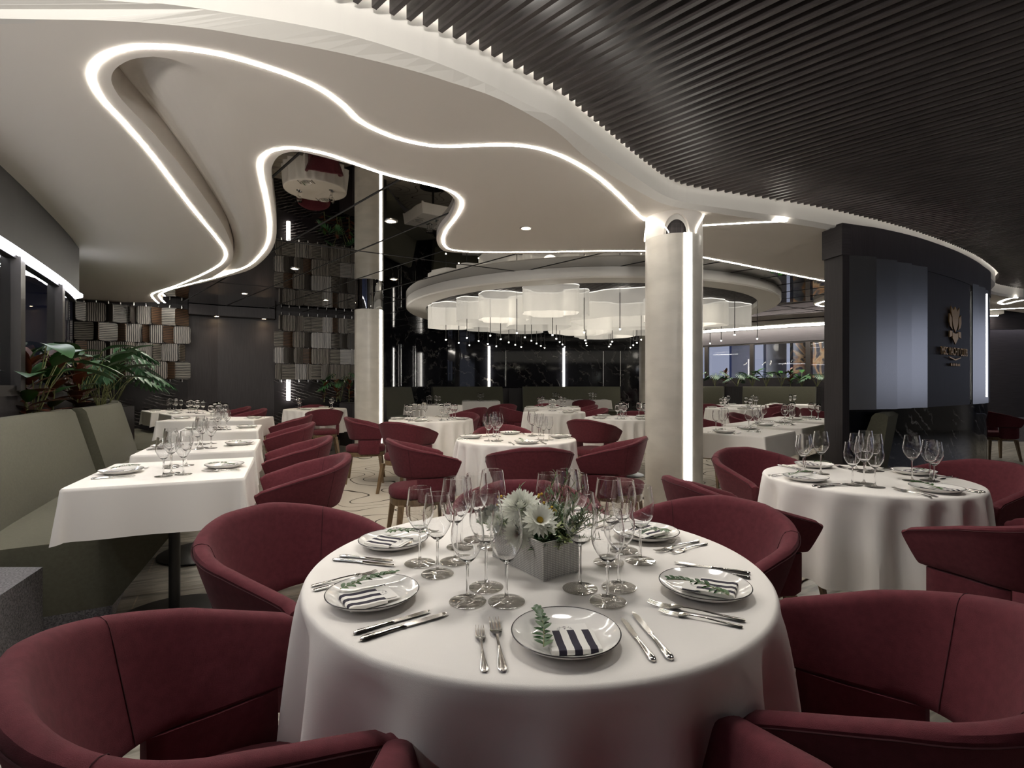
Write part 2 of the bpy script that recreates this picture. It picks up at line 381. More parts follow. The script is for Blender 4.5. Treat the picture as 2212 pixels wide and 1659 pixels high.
fas = [(p[0], p[1]) for p in smooth_path(fas, 3)]; lip = [(p[0], p[1]) for p in smooth_path(lip, 3)]
EDGE = [(407, 618), (440, 611), (476, 601), (532, 586), (562, 568), (585, 543), (596, 515), (597, 477), (591, 427), (586, 376), (589, 356), (600, 339), (618, 330), (643, 328), (673, 333), (742, 351), (818, 373), (876, 389), (940, 404), (968, 417), (982, 432), (982, 447), (969, 474), (950, 497), (943, 519), (953, 538), (976, 545), (1050, 548), (1200, 549), (1394, 547), (1516, 559), (1650, 584), (1803, 615), (1830, 621)]
edge = [(p[0], p[1]) for p in smooth_path([(-6.5, 9.6)] + WP([(352, 652), (347, 646), (345, 638), (360, 630)] + EDGE, ZC) + [(8.3, 9.75), (11.5, 11.4)], 3)]
HOLE_L = [(426, 607), (464, 595), (494, 573), (504, 550), (498, 523), (483, 489), (445, 432), (388, 356), (331, 288), (270, 223), (248, 193), (240, 170), (251, 147), (285, 128), (331, 122)]
HOLE_R = [(440, 604), (510, 588), (546, 555), (554, 505), (546, 440), (537, 370), (533, 320), (538, 280), (536, 240), (506, 198), (440, 152), (345, 119)]
def resample(p, n):
    d = [0]
    for a, b in zip(p, p[1:]): d.append(d[-1] + (b - a).length)
    out = []
    for i in range(n + 1):
        t = d[-1] * i / n; k = min(range(len(d) - 1), key=lambda q: 0 if d[q] <= t <= d[q + 1] else 1 + abs(d[q] - t)); u = (t - d[k]) / max(d[k + 1] - d[k], 1e-9); out.append(p[k].lerp(p[k + 1], min(max(u, 0), 1)))
    return out
hl = resample(smooth_path(WP(HOLE_L, ZC), 8), 140); hr = resample(smooth_path(WP(HOLE_R, ZC), 8), 140)
bm = B()
outer = [(-9.6, 1.9)] + lip[0:] + [(12.5, 11.9)] + edge[::-1] + [(-9.6, 9.6)]
hole = [(p[0], p[1]) for p in hl] + [(p[0], p[1]) for p in hr[::-1][1:-1]]
polyfill(bm, [outer, hole], ZC)
fr_ = [bm.verts.new((p[0], p[1], ZM)) for p in edge]; fb_ = [bm.verts.new((p[0], p[1], ZC)) for p in edge]
for i in range(len(edge) - 1): bm.faces.new((fb_[i], fb_[i + 1], fr_[i + 1], fr_[i]))
N_ = 14; rows = []                                  # the recess scooped into the panel, deepest along its left side
for a, b in zip(hl, hr):
    rows.append([bm.verts.new((a[0] + (b[0] - a[0]) * (j / N_) ** 1.2, a[1] + (b[1] - a[1]) * (j / N_) ** 1.2, ZC + .15 * (1 - (j / N_)) ** 2.0)) for j in range(N_ + 1)])
for r1, r2 in zip(rows, rows[1:]):
    for j in range(N_): bm.faces.new((r1[j], r1[j + 1], r2[j + 1], r2[j]))
wallstrip(bm, hl, ZC, ZC + .15)
struct('ceiling', bm, M['ceil'], label='white sculpted ceiling panel with light lines')
bm = B(); polyfill(bm, [fas + lip[::-1]], lambda p: 2.79 if tuple(p) in FS else ZC) if False else None
FS = set((round(p[0], 6), round(p[1], 6)) for p in fas)
polyfill(bm, [fas + lip[::-1]], lambda p: 2.79 if (round(p[0], 6), round(p[1], 6)) in FS else ZC)
wallstrip(bm, fas, 2.79, 3.2)
struct('trim_1', bm, M['fascia'], label='white curved fascia around the slatted ceiling')
# black deck and slats
bm = B(); box(bm, (3, 4, 3.22), (30, 30, .04)); struct('trim_2', bm, M['black'], label='black ceiling deck above the slats')
bm = B(); d_ = (.70711, -.70711); n_ = (.70711, .70711); k = 0
nn = -.6
while nn < 13.4:
    ts = []
    for a, b in zip(fas, fas[1:]):
        sa = a[0] * n_[0] + a[1] * n_[1] - nn; sb = b[0] * n_[0] + b[1] * n_[1] - nn
        if sa * sb < 0:
            t = sa / (sa - sb); x = a[0] + (b[0] - a[0]) * t; y = a[1] + (b[1] - a[1]) * t
            ts.append(x * d_[0] + y * d_[1])
    if ts:
        ts.sort(); segs = [(ts[-1] + .045, ts[-1] + 13)]
        if len(ts) >= 3: segs.append((ts[-3] + .012, ts[-2] - .012))
        for t0, t1 in segs:
            cx_, cy_ = nn * n_[0] + d_[0] * (t0 + t1) / 2, nn * n_[1] + d_[1] * (t0 + t1) / 2
            box(bm, (cx_, cy_, 2.955), (t1 - t0, .024, .09), rz=-pi / 4)
    nn += .0752
struct('trim_3', bm, M['slat'], label='dark wood slats of the ceiling')
bm = B(); slabpath(bm, [p for p in offset(fas, -.30) if p[1] < 9], .06, 3.16, 3.19)
tag(new_obj('cove_light_line', bm, EM('cove_light', (1, .94, .85), 20), smooth=False), 'hidden light line above the slats along the white fascia', 'ceiling light')
# mirror ceiling and its joints
mp_ = [(-9.6, 9.7)] + [(p[0], p[1]) for p in offset(edge, -.06)][1:-1] + [(12.5, 11.9), (14, 19), (-9.6, 19)]
bm = B(); polyfill(bm, [mp_], ZM)
def inside(x, y):
    c = False
    for i in range(len(mp_)):
        (x1, y1), (x2, y2) = mp_[i], mp_[i - 1]
        if (y1 > y) != (y2 > y) and x < (x2 - x1) * (y - y1) / (y2 - y1) + x1: c = not c
    return c
def seam(ang, off):
    d = (cos(ang), sin(ang)); n = (-sin(ang), cos(ang)); run = []
    for t in range(-500, 502):
        if t < 501 and inside(n[0] * off + d[0] * t * .05, n[1] * off + d[1] * t * .05): run.append(t * .05)
        elif run:
            if len(run) > 3: box(bm, (n[0] * off + d[0] * (run[0] + run[-1]) / 2, n[1] * off + d[1] * (run[0] + run[-1]) / 2, ZM - .002), (run[-1] - run[0], .016, .004), rz=ang, mi=1)
            run = []
for k in range(-2, 16): seam(radians(-47.8), 1.31 + .735 * k)
for k in range(-3, 4): seam(radians(31), 6.18 + 3.02 * k)
struct('ceiling', bm, [M['mirror'], M['black']], label='dark mirror ceiling with thin black joints')
# LED light lines in the white ceiling
def ledline(px, z=ZC, wd=.024, k=5, label='', pts=None, closed=False):
    p = pts or WP(px, z); p = smooth_path(p, k, closed)
    bm = B(); slabpath(bm, p, wd, z - .003, z + .004)
    return tag(new_obj('light_line', bm, M['led'], smooth=False), label, 'ceiling light', 'glowing light lines in the white ceiling')
A_ = [(1394, 476), (1378, 463), (1340, 425), (1295, 385), (1240, 350), (1180, 325), (1120, 314), (1050, 313), (980, 316), (930, 314), (870, 302), (820, 284), (775, 260), (745, 231), (700, 197), (640, 168), (560, 140), (480, 118), (400, 105), (340, 101), (280, 103), (235, 116), (207, 136), (197, 160), (203, 185), (225, 220), (270, 268), (320, 325), (370, 390), (420, 455), (465, 510), (486, 540), (486, 558), (470, 575), (430, 596), (380, 617), (340, 630), (328, 637), (333, 646), (343, 655)]
ledline(A_, label='long glowing light line looping round the large leaf-shaped ceiling recess')
ledline([(356, 654), (347, 645), (345, 636), (365, 626), (405, 615), (470, 598), (530, 577), (560, 553), (578, 525), (583, 490), (575, 430), (564, 380), (562, 350), (575, 332), (600, 322), (640, 320), (700, 331), (760, 351), (820, 372), (870, 386), (920, 397), (965, 409), (990, 424), (998, 440), (988, 465), (966, 494), (957, 515), (962, 532), (980, 540), (1030, 544), (1150, 544), (1300, 542), (1394, 542)], label='glowing light line curling along the edge of the dark mirror ceiling')
ledline([(1516, 555), (1600, 571), (1700, 591), (1803, 611), (1830, 617)], wd=.024, label='straight glowing light line from front column toward the right wall')
ledline([(1514, 487), (1600, 482), (1701, 477)], wd=.024, label='short glowing light line ending in the ceiling right of front column')
# far right ceiling island and its light line
isl = smooth_path(WP([(1757, 658), (1775, 648), (1800, 640), (1850, 628), (1900, 622), (1900, 664), (1850, 664), (1790, 664)], ZC), 5, True)
bm = B(); polyfill(bm, [[(p[0], p[1]) for p in isl]], ZC); wallstrip(bm, isl + [isl[0]], ZC, ZM); struct('trim_4', bm, M['ceil'], label='small white ceiling island')
ledline([(1850, 634), (1803, 646), (1780, 651), (1764, 657), (1775, 661), (1803, 662), (1850, 662)], wd=.04, label='pointed glowing light line left of the steel fin panel')
ledline([(2212, 648), (2190, 652), (2170, 657), (2159, 653), (2180, 645), (2199, 643)][::-1], wd=.05, k=4, label='small hooked light line at the far right of the ceiling')
ledline([(2100, 672), (2140, 669), (2212, 665)], wd=.04, label='far right light line on the pale soffit beyond the dark wall')
# window soffit on the far right with two light lines
def seg_(a, b, n=2): return [(a[0] + (b[0] - a[0]) * i / n, a[1] + (b[1] - a[1]) * i / n) for i in range(n + 1)]
RW = [(5.0, 15.3), (6.4, 13.95), (7.75, 12.85), (10.5, 11.6)]
RWs = smooth_path(RW, 5)
bm = B(); slabpath(bm, RWs, .9, 2.70, 2.80, side=-.45); struct('trim_5', bm, M['ceil'], label='pale soffit above the far window')
for off, lb in ((-.22, 'nearer the window'), (-.62, 'farther from the window')):
    bm = B(); slabpath(bm, offset(RWs, off), .05, 2.685, 2.70)
    tag(new_obj('light_line', bm, M['led'], smooth=False), 'long light line on the soffit over the far right window, ' + lb, 'ceiling light', 'glowing light lines in the white ceiling')
# recessed downlights
def downlight(x, y, z, label, power=14):
    t = thing('recessed_downlight', (x, y, z), 0, label, 'ceiling light', 'warm recessed downlights')
    bm = B(); lathe(bm, [(.062, 0), (.062, -.006), (.044, -.008), (.042, 0)], 24, cap=False); new_obj('trim_ring', bm, M['brushed'], t)
    bm = B(); lathe(bm, [(.0, -.003), (.040, -.003), (.040, .001)], 20, cap=False); new_obj('lamp_face', bm, M['warm'], t)
    l = bpy.data.lights.new('downlight_lamp', 'SPOT'); l.energy = power; l.color = (1, .80, .56); l.spot_size = radians(100); l.spot_blend = .8; l.shadow_soft_size = .04
    lo = bpy.data.objects.new('lamp', l); COL.objects.link(lo); lo.parent = t; lo.location = (0, 0, -.03)
for (x, y), lb in zip([(845, 477), (851, 603), (637, 580), (704, 648), (528, 634)], ['right of the left column, high in the mirror ceiling', 'left of the round chandelier', 'in the mirror ceiling above the right striped screens', 'low in the mirror ceiling just left of the left column', 'in the mirror ceiling over the dark wood doorway wall']):
    X, Y = W(x, y, ZM); downlight(X, Y, ZM - .001, 'warm recessed downlight ' + lb)
X, Y = W(1136, 492, ZC); downlight(X, Y, ZC - .001, 'warm recessed downlight in the white ceiling left of the front column')
# back-left wall
WL = [(-9.3, 8.0), (-7.73, 9.34), (-6.385, 10.3), (-5.96, 10.6), (-5.04, 11.08), (-3.56, 11.87), (-3.3, 12.3)]
bm = B()
wallstrip(bm, WL[0:3], 0, 1.34, 1); wallstrip(bm, WL[0:3], 1.34, 2.85, 0)
wallstrip(bm, WL[2:5], 0, 2.85, 0)
wallstrip(bm, WL[4:], 0, 1.34, 1); wallstrip(bm, WL[4:], 1.34, 2.85, 0)
struct('wall_back_left', bm, [M['wood'], M['marblel']], label='dark veneer wall with black marble dado')
bm = B(); slabpath(bm, WL[2:5], .30, 2.60, 2.80, side=-.15); struct('trim_6', bm, M['wood'], label='dark header above the striped screens')
for (x, rt), lb in (((466, .0), 'at the left of the header over the dark wood doorway wall'), ((568, 0), 'at the right of the header over the dark wood doorway wall')):
    k_ = (x - CX) / F_
    for a, b in zip(WL, WL[1:]):
        f0, f1 = a[0] - k_ * a[1], b[0] - k_ * b[1]
        if f0 * f1 <= 0:
            t = f0 / (f0 - f1); X, Y = a[0] + (b[0] - a[0]) * t, a[1] + (b[1] - a[1]) * t
            downlight(X * .985 + .02, Y * .985, 2.599, 'warm recessed downlight ' + lb, 9)
# back wall of black marble
BW = smooth_path([(-3.3, 12.3), (-3.0, 14.2), (-1.8, 16.2), (0.5, 17.1), (3.2, 17.2), (5.0, 16.6), (5.3, 15.2)], 5)
bm = B(); wallstrip(bm, BW, 0, 2.85); struct('wall_back', bm, M['marble'], smooth=True, label='curved black marble wall behind the banquettes')
def wallpoint(path, px, off=.04):
    k_ = (px - CX) / F_
    for a, b in zip(path, path[1:]):
        f0, f1 = a[0] - k_ * a[1], b[0] - k_ * b[1]
        if f0 * f1 <= 0:
            t = f0 / (f0 - f1); q = Vector((a[0] + (b[0] - a[0]) * t, a[1] + (b[1] - a[1]) * t, 0))
            tg = Vector((b[0] - a[0], b[1] - a[1], 0)).normalized(); n = Vector((tg[1], -tg[0], 0))
            if n.dot(q) > 0: n = -n
            return q + n * off, atan2(tg[1], tg[0])
for px, y0, y1, s, lb in ((1056, 748, 833, .05, 'left'), (1217.5, 752, 833, .06, 'right')):
    q, a = wallpoint(BW, px); bm = B(); z1 = CZ + (CY - y0) * q[1] / F_
    box(bm, (0, 0, (1.15 + z1) / 2), (s, .03, z1 - 1.15), rz=a)
    tag(new_obj('wall_light_bar', bm, M['led_col'], smooth=False, loc=(q[0], q[1], 0)), 'bright vertical light bar on the black marble back wall, %s of the two' % lb, 'wall light', 'vertical light bars on the marble wall')
for i, px in enumerate((864, 895, 1092, 1303, 1340)):
    q, a = wallpoint(BW, px, .03); bm = B(); box(bm, (0, 0, 1.75), (.022, .02, 1.15), rz=a)
    tag(new_obj('metal_strip', bm, M['brushed'], smooth=False, loc=(q[0], q[1], 0)), 'thin vertical metal strip on the black marble back wall, %s from the left' % ['first', 'second', 'third', 'fourth', 'fifth'][i], 'wall trim', 'thin metal strips on the marble wall')
# the light bar reflected look: real light strip on the left-back marble next to the right screens
q, a = wallpoint(WL, 622.5, .05); bm = B(); box(bm, (0, 0, 1.12), (.07, .03, .44), rz=a)
tag(new_obj('wall_light_bar', bm, M['led_col'], smooth=False, loc=(q[0], q[1], 0)), 'short bright vertical light bar under the right striped screens', 'wall light')
# columns
def column(x, y, deg, lbl, lo=0, capital='white', r=.25, arches=()):
    t = thing('round_column', (x, y, 0), 0, lbl, 'column')
    bm = B(); lathe(bm, [(r, lo), (r, 2.55)], 64); new_obj('shaft', bm, M['column'], t)
    a0 = atan2(-y, -x) + radians(deg); bm = B(); hw = .036 / r
    rings = []
    for i in range(7):
        a = a0 - hw + 2 * hw * i / 6
        rings.append([((r - .01) * cos(a), (r - .01) * sin(a), .02), ((r + .004) * cos(a), (r + .004) * sin(a), .02), ((r + .004) * cos(a), (r + .004) * sin(a), 2.552), ((r - .01) * cos(a), (r - .01) * sin(a), 2.552)])
    loft(bm, rings); tag(new_obj('light_strip', bm, M['led_col'], t, smooth=False), 'glowing vertical light strip')
    base = atan2(-y, -x)
    if capital == 'chrome':
        bm = B(); lathe(bm, [(r - .006, 2.551), (r - .006, ZM)], 48, cap=False); new_obj('chrome_collar', bm, M['chrome'], t)
        return t
    # white collar with arched openings cut exactly from its lower edge
    bm = B(); n = 240; ring = []
    def zlow(a):
        z = 2.551
        for (ac, hwid, hgt) in arches:
            d = (a - ac + pi) % (2 * pi) - pi
            if abs(d) < hwid: z = max(z, 2.551 + hgt * (1 - (d / hwid) ** 2) ** .5)
        return z
    for i in range(n + 1):
        a = 2 * pi * i / n; ring.append((a, zlow(a)))
    ro, ri = r - .002, r - .03
    vo = [(bm.verts.new((ro * cos(a), ro * sin(a), z)), bm.verts.new((ro * cos(a), ro * sin(a), ZC)), bm.verts.new((ri * cos(a), ri * sin(a), z)), bm.verts.new((ri * cos(a), ri * sin(a), ZC))) for a, z in ring[:-1]]
    for i in range(n):
        p, q2 = vo[i], vo[(i + 1) % n]
        bm.faces.new((p[0], q2[0], q2[1], p[1])); bm.faces.new((q2[2], p[2], p[3], q2[3])); bm.faces.new((p[2], q2[2], q2[0], p[0]))
    new_obj('collar', bm, M['ceil'], t)
    return t
fx, fy = 1.465, 4.74; base = atan2(-fy, -fx)
MAINARCH = (base + radians(6), radians(26), .17)
c1 = column(fx, fy, 28, 'pale stone round column with a glowing strip in front, nearest and largest', arches=(MAINARCH,))
bm = B()                                            # inner white arch sleeve and dark vent inside the collar
a0 = MAINARCH[0]
R1_, R2_ = .218, .20
for rr, hw, hg, mi in ((.214, radians(24), .125, 0),):
    n = 40; V = []
    for i in range(n + 1):
        a = a0 - radians(30) + radians(60) * i / n; d = a - a0
        z = 2.551 + (hg * sqrt(max(0, 1 - (d / hw) ** 2)) if abs(d) < hw else 0)
        V.append((bm.verts.new((rr * cos(a), rr * sin(a), z)), bm.verts.new((rr * cos(a), rr * sin(a), ZC))))
    for p, q2 in zip(V, V[1:]): bm.faces.new((p[0], q2[0], q2[1], p[1]))
new_obj('inner_arch', bm, M['fascia'], c1)
bm = B(); lathe(bm, [(.19, 2.552), (.19, 2.72)], 40, cap=False)
for i in range(40):
    a = 2 * pi * i / 40; box(bm, (.195 * cos(a), .195 * sin(a), 2.63), (.008, .003, .16), rz=a)
new_obj('vent_grille', bm, M['slat'], c1, smooth=False)
def archled(a1, a2, hgt, label, half=None):
    pts = []
    for i in range(25):
        u = i / 24; a = a1 + (a2 - a1) * u
        z = 2.555 + hgt * (sin(pi * u) ** .8 if half is None else (1 - u) ** .6 if half < 0 else u ** .6)
        pts.append((.256 * cos(a), .256 * sin(a), min(z, ZC - .004)))
    bm = B(); tube(bm, pts, .005, 6); tag(new_obj('collar_light', bm, M['led_soft'], c1), label)
archled(base - radians(86), base - radians(9), .14, 'glowing arched light line on the collar')
archled(base + radians(46), base + radians(84), .19, 'short glowing light line on the collar', half=1)
column(-2.53, 9.27, 52, 'pale stone round column with a glowing strip, left of the chandelier', capital='chrome')
column(3.72, 14.2, 15, 'distant pale column just left of the front column, partly hidden behind it', capital='chrome', r=.26)
# ---------------- ring ceiling, chandelier, pendants
rc = (1.443, 10.4); RO, RI = 3.48, 3.12
bm = B(); lathe(bm, [(RI, ZM - .02), (RI, 2.66), (RO - .02, 2.66), (RO, 2.68), (RO, ZM - .002)], 128, c=(rc[0], rc[1], 0), cap=False)
struct('trim_7', bm, M['fascia'], smooth=True, label='white circular ceiling ring around the chandelier')
bm = B(); lathe(bm, [(0, 2.79), (RI, 2.79)], 96, c=(rc[0], rc[1], 0), cap=False)
nn = -RI
while nn < RI:
    h = sqrt(max(0, RI * RI - nn * nn)) * .999
    if h > .1: box(bm, (rc[0] + n_[0] * nn, rc[1] + n_[1] * nn, 2.765), (2 * h, .02, .05), rz=-pi / 4)
    nn += .0752
struct('trim_8', bm, M['slat'], label='dark slats inside the circular ceiling ring')
ch = thing('drum_chandelier', (rc[0], rc[1] - .6, 2.74), 0, 'large glowing chandelier of overlapping translucent white fabric drums', 'chandelier')
drums = [(-1.15, 9.75, .40, .44), (-.70, 9.05, .28, .40), (-.16, 8.62, .40, .44), (.58, 7.98, .42, .42), (1.02, 8.25, .2, .42), (1.85, 8.75, .78, .45), (2.75, 9.0, .42, .42), (3.45, 9.35, .38, .44), (3.95, 9.75, .42, .42),
          (.45, 9.2, .55, .5), (1.3, 9.9, .6, .52), (2.5, 10.1, .6, .5), (.1, 10.1, .5, .48), (3.3, 10.4, .5, .46), (-.5, 9.9, .4, .46), (1.9, 11.0, .6, .5)]
for i, (x, y, rr, h) in enumerate(drums):
    bm = B(); n = 72; lx, ly = x - rc[0], y - rc[1] + .6
    pr = [rr * (1 + .10 * sin(3 * 2 * pi * k / n + i) + .05 * sin(7 * 2 * pi * k / n + 2 * i)) for k in range(n)]
    for z0, z1, dr, mi in ((-h, -.03, 0, 0), (-.03, -.016, .002, 1)):
        V = [(bm.verts.new((lx + (pr[k] + dr) * cos(2 * pi * k / n), ly + (pr[k] + dr) * sin(2 * pi * k / n), z0)), bm.verts.new((lx + (pr[k] + dr) * cos(2 * pi * k / n), ly + (pr[k] + dr) * sin(2 * pi * k / n), z1))) for k in range(n)]
        for k in range(n):
            a, b2 = V[k], V[(k + 1) % n]; bm.faces.new((a[0], b2[0], b2[1], a[1])).material_index = mi if mi == 1 and z1 > -.1 else 0
    new_obj('fabric_drum', bm, [M['shade'], M['shade_rim']], ch)
bulbs = [(150, 780), (275, 812), (355, 762), (379, 835), (470, 795), (560, 822), (582, 740), (641, 845), (684, 776), (763, 806), (827, 832), (842, 714), (884, 853), (921, 757), (983, 790), (1034, 818), (1076, 842), (1113, 861), (1190, 735), (1227, 772), (1260, 803), (1288, 828), (1309, 851), (1498, 708), (1509, 786), (1518, 816), (1524, 838), (1771, 799), (1757, 825), (1741, 848), (1949, 857), (1977, 835), (2012, 811), (2054, 780), (1847, 677)]
bulbs = [(930 + x / 4.514, 560 + y / 4.514) for x, y in bulbs] + [(1534, 741), (1558, 735), (1635.7, 731), (1587, 722)]
bulbs.sort()
ORD = ['first', 'second', 'third', 'fourth', 'fifth', 'sixth', 'seventh', 'eighth', 'ninth', 'tenth', 'eleventh', 'twelfth', 'thirteenth', 'fourteenth', 'fifteenth', 'sixteenth', 'seventeenth', 'eighteenth', 'nineteenth', 'twentieth', 'twenty-first', 'twenty-second', 'twenty-third', 'twenty-fourth', 'twenty-fifth', 'twenty-sixth', 'twenty-seventh', 'twenty-eighth', 'twenty-ninth', 'thirtieth'] + ['thirty-' + s for s in ('first', 'second', 'third', 'fourth', 'fifth', 'sixth', 'seventh', 'eighth', 'ninth')] + ['fortieth']
def ordw(i, n):
    if n == 1: return 'only'
    if i == 0: return 'leftmost'
    if i == n - 1: return 'rightmost'
    return ORD[i] + ' from left'
bmr = B(); lathe(bmr, [(.006, .0), (.006, .52), (.002, .53), (.002, .69)], 8); rodm = None
for i, (x, y) in enumerate(bulbs):
    X, Y = W(x, y, 2.05)
    if i == 0:
        t0 = t = thing('pendant_light', (X, Y, 2.05)); new_obj('rod', bmr, M['metalblk'], t)
        bm = B(); lathe(bm, [(0, -.020), (.012, -.014), (.012, 0), (0, .001)], 10, cap=False); new_obj('bulb', bm, M['bulb'], t); regkids(t)
    else: t = copy_tree(t0); t.location = (X, Y, 2.05)
    tag(t, 'slim black pendant rod with tiny glowing tip, ' + ordw(i, len(bulbs)) + ' under the drum chandelier', 'pendant light', 'slim pendant rods under the chandelier')
# ---------------- striped screens on rods
def screen(px, seedn, lb, side):
    random.seed(seedn)
    q, a = wallpoint(WL, px, .16)
    t = thing('hanging_screen', (q[0], q[1], 0), a, lb, 'screen panel', 'striped veneer screens hanging on rods, ' + side + ' wall')
    bm = B(); lathe(bm, [(.012, 1.29), (.012, 2.76)], 8); tag(new_obj('rod', bm, M['brushed'], t), None)
    for j in range(4):
        zc = 2.535 - .342 * j; wd = .138; hh = .166; rr = .045; bm = B(); pts = []
        for cx_, cz_, s in ((wd - rr, hh - rr, 0), (-wd + rr, hh - rr, 1), (-wd + rr, -hh + rr, 2), (wd - rr, -hh + rr, 3)):
            for k in range(5): an = pi / 2 * (s + k / 4); pts.append((cx_ + rr * cos(an), cz_ + rr * sin(an)))
        loft(bm, [[(x, -.008, z) for x, z in pts], [(x, .008, z) for x, z in pts]])
        wide = (seedn + j) % 2 == 0 if side == 'left' else random.random() < .45
        ty = random.choice((0, 0, 1) if wide else (0, 1, 2, 3)); yaw = random.uniform(-.25, .25) if wide else random.choice((.85, 1.2, -1.0, -1.25, .6))
        o = new_obj('veneer_panel', bm, M['z'][ty], t, smooth=False); o.location = (0, -.02, zc); o.rotation_euler = (0, 0, yaw)
for i, px in enumerate((183, 209, 235, 261, 289, 315, 342, 366, 392)):
    screen(px, i + 3, 'striped veneer panels on a rod, %s on the left wall' % ordw(i, 9), 'left')
for i, px in enumerate((606, 623, 645, 664, 684, 703, 723, 741, 757)):
    screen(px, i + 40, 'striped veneer panels on a rod, %s before the column' % ordw(i, 9), 'middle')
# ---------------- left window wall with valance
VP = [(-1.2, -1.6), (-2.2, .9), (-3.0, 2.55), (-3.5, 3.57), (-4.03, 4.53), (-4.45, 5.25), (-4.79, 5.79)]
vp = smooth_path(VP, 4)
bm = B(); slabpath(bm, vp, .06, 2.27, ZC, side=.03); struct('trim_9', bm, M['valance'], label='charcoal curved valance above the left windows')
lp = smooth_path(VP + [(-4.9, 5.98), (-5.12, 6.12)], 5)
bm = B(); slabpath(bm, lp, .05, 2.24, 2.27, side=.03)
tag(new_obj('light_line', bm, M['led_win'], smooth=False), 'bright cool light line under the charcoal valance of the left windows', 'ceiling light')
WW = offset(smooth_path(VP + [(-5.12, 6.25)], 5), .10)
bm = B(); wallstrip(bm, [(WW[-1][0], WW[-1][1]), (-7.2, 7.4), (-9.3, 8.0)], 0, 2.85); struct('wall_left_return', bm, M['wood'], label='dark veneer wall beyond the left windows')
bm = B(); wallstrip(bm, WW, 2.3, 2.8); wallstrip(bm, WW, 0, 1.16); struct('wall_left', bm, M['woodh'], label='dark veneer band below and above the left windows')
bm = B(); slabpath(bm, WW, .07, 1.16, 1.24); slabpath(bm, WW, .07, 2.22, 2.32)
for px in (28, 121, 161):
    if not wallpoint([(p[0], p[1]) for p in WW], px, 0): print('NOWP', px, [(round(p[0],2), round(p[1],2), round(CX+F_*p[0]/p[1])) for p in WW]); continue
    q, a = wallpoint([(p[0], p[1]) for p in WW], px, 0); box(bm, (q[0], q[1], 1.75), ((.11 if px < 150 else .07), .12, 1.1), rz=a)
struct('window_1', bm, M['frame'], label='dark bronze frames of the left window')
bm = B(); wallstrip(bm, WW, 1.2, 2.3); struct('window_1', bm, M['pane'], label='panes of the left window')
# exterior seen through the left windows
bm = B(); box(bm, (-12.5, 9.5, 1.2), (.3, 5, 3)); struct('wall_outside_left', bm, M['rear'], label='pale outer bulkhead beyond the left window')
# ---------------- far right windows
bm = B(); slabpath(bm, RWs, .12, 2.33, 2.80); slabpath(bm, RWs, .12, 0, 1.36); struct('wall_right_back', bm, M['woodh'], label='dark veneer above and below the far right window')
bm = B(); slabpath(bm, RWs, .08, 1.36, 1.41); slabpath(bm, RWs, .08, 2.29, 2.33)
for px in (1527, 1625, 1745):
    q, a = wallpoint([(p[0], p[1]) for p in RWs], px, 0); box(bm, (q[0], q[1], 1.85), (.1, .1, .92), rz=a)
struct('window_2', bm, M['frame'], label='dark frames of the far right window')
bm = B(); wallstrip(bm, RWs, 1.38, 2.31); struct('window_2', bm, M['pane'], label='panes of the far right window')
lit = EM('lit_deck_wall', (.62, .62, .70), .42)
def far(px, D): return ((px - CX) * D / F_, D)
for (a, b_, D, mm) in ((1578, 1622, 19, P('outer_panel_grey', (.45, .45, .52), .6)), (1652, 1696, 18.5, P('outer_panel_pale', (.75, .74, .74), .6)), (1710, 1745, 17.5, M['agate']), (1752, 1830, 17, M['agate'])):  # first panel grey, second pale, then agate slabs
    x0, y0 = far(a, D); x1, y1 = far(b_, D); bm = B(); box(bm, ((x0 + x1) / 2, D, 2.0), (x1 - x0, .2, 4))
    struct('wall_outside_right', bm, mm, label='outer deck panel beyond the far right window')
l = bpy.data.lights.new('deck_fill', 'AREA'); l.energy = 1100; l.size = 3; l.color = (.85, .88, 1); lo = bpy.data.objects.new('deck_fill', l); COL.objects.link(lo); lo.location = (9.3, 15.8, 3.6); lo.rotation_euler = (radians(35), radians(10), 0)  # added unseen light brightening the outer panels
# ---------------- curved pod wall on the right
POD = WP([(1818, 493), (1860, 499), (1905, 506), (1981, 523.5), (2057, 549), (2095, 566.6), (2120, 582), (2137, 602)], ZC) + [(7.15, 8.25), (7.25, 9.2)]
pod = smooth_path(POD, 6)
def podpart(px0, px1):
    k0, k1 = (px0 - CX) / F_, (px1 - CX) / F_
    res = [p for p in pod if k0 - 1e-6 <= p[0] / p[1] <= k1 + 1e-6]
    return res
bm = B()
slabpath(bm, pod, .10, 2.47, ZC + .05, side=.04)
slabpath(bm, pod, .06, .0, 1.0, mi=1, side=.05)
slabpath(bm, pod, .04, 1.0, 2.47, mi=2, side=.12)
mid = [p for p in pod if p[0] / p[1] > (1993 - CX) / F_ and p[0] / p[1] < (2098 - CX) / F_ and p[1] < 7]
slabpath(bm, mid, .07, 1.0, 2.47, side=.035)
last = [p for p in pod if p[1] > 6.95]
slabpath(bm, last, .07, 1.0, 2.47, side=.035)
struct('wall_right', bm, [M['wood'], M['marblep'], M['black']], smooth=True, label='curved dark veneer wall with black marble base on the right')
bm = B(); p0 = pod[0]; box(bm, (p0[0] - .03, p0[1] + .03, 1.36), (.075, .22, 2.72), rz=.2); struct('trim_10', bm, M['wood'], label='dark veneer post at the near end of the right wall')
bm = B(); box(bm, (p0[0] - .04, p0[1] + .02, 2.61), (.10, .24, .28), rz=.2); struct('trim_10', bm, M['woodh'], label='thicker head block of the veneer post')
def podat(px, off):
    q, a = wallpoint([(p[0], p[1]) for p in pod], px, off); return q, a
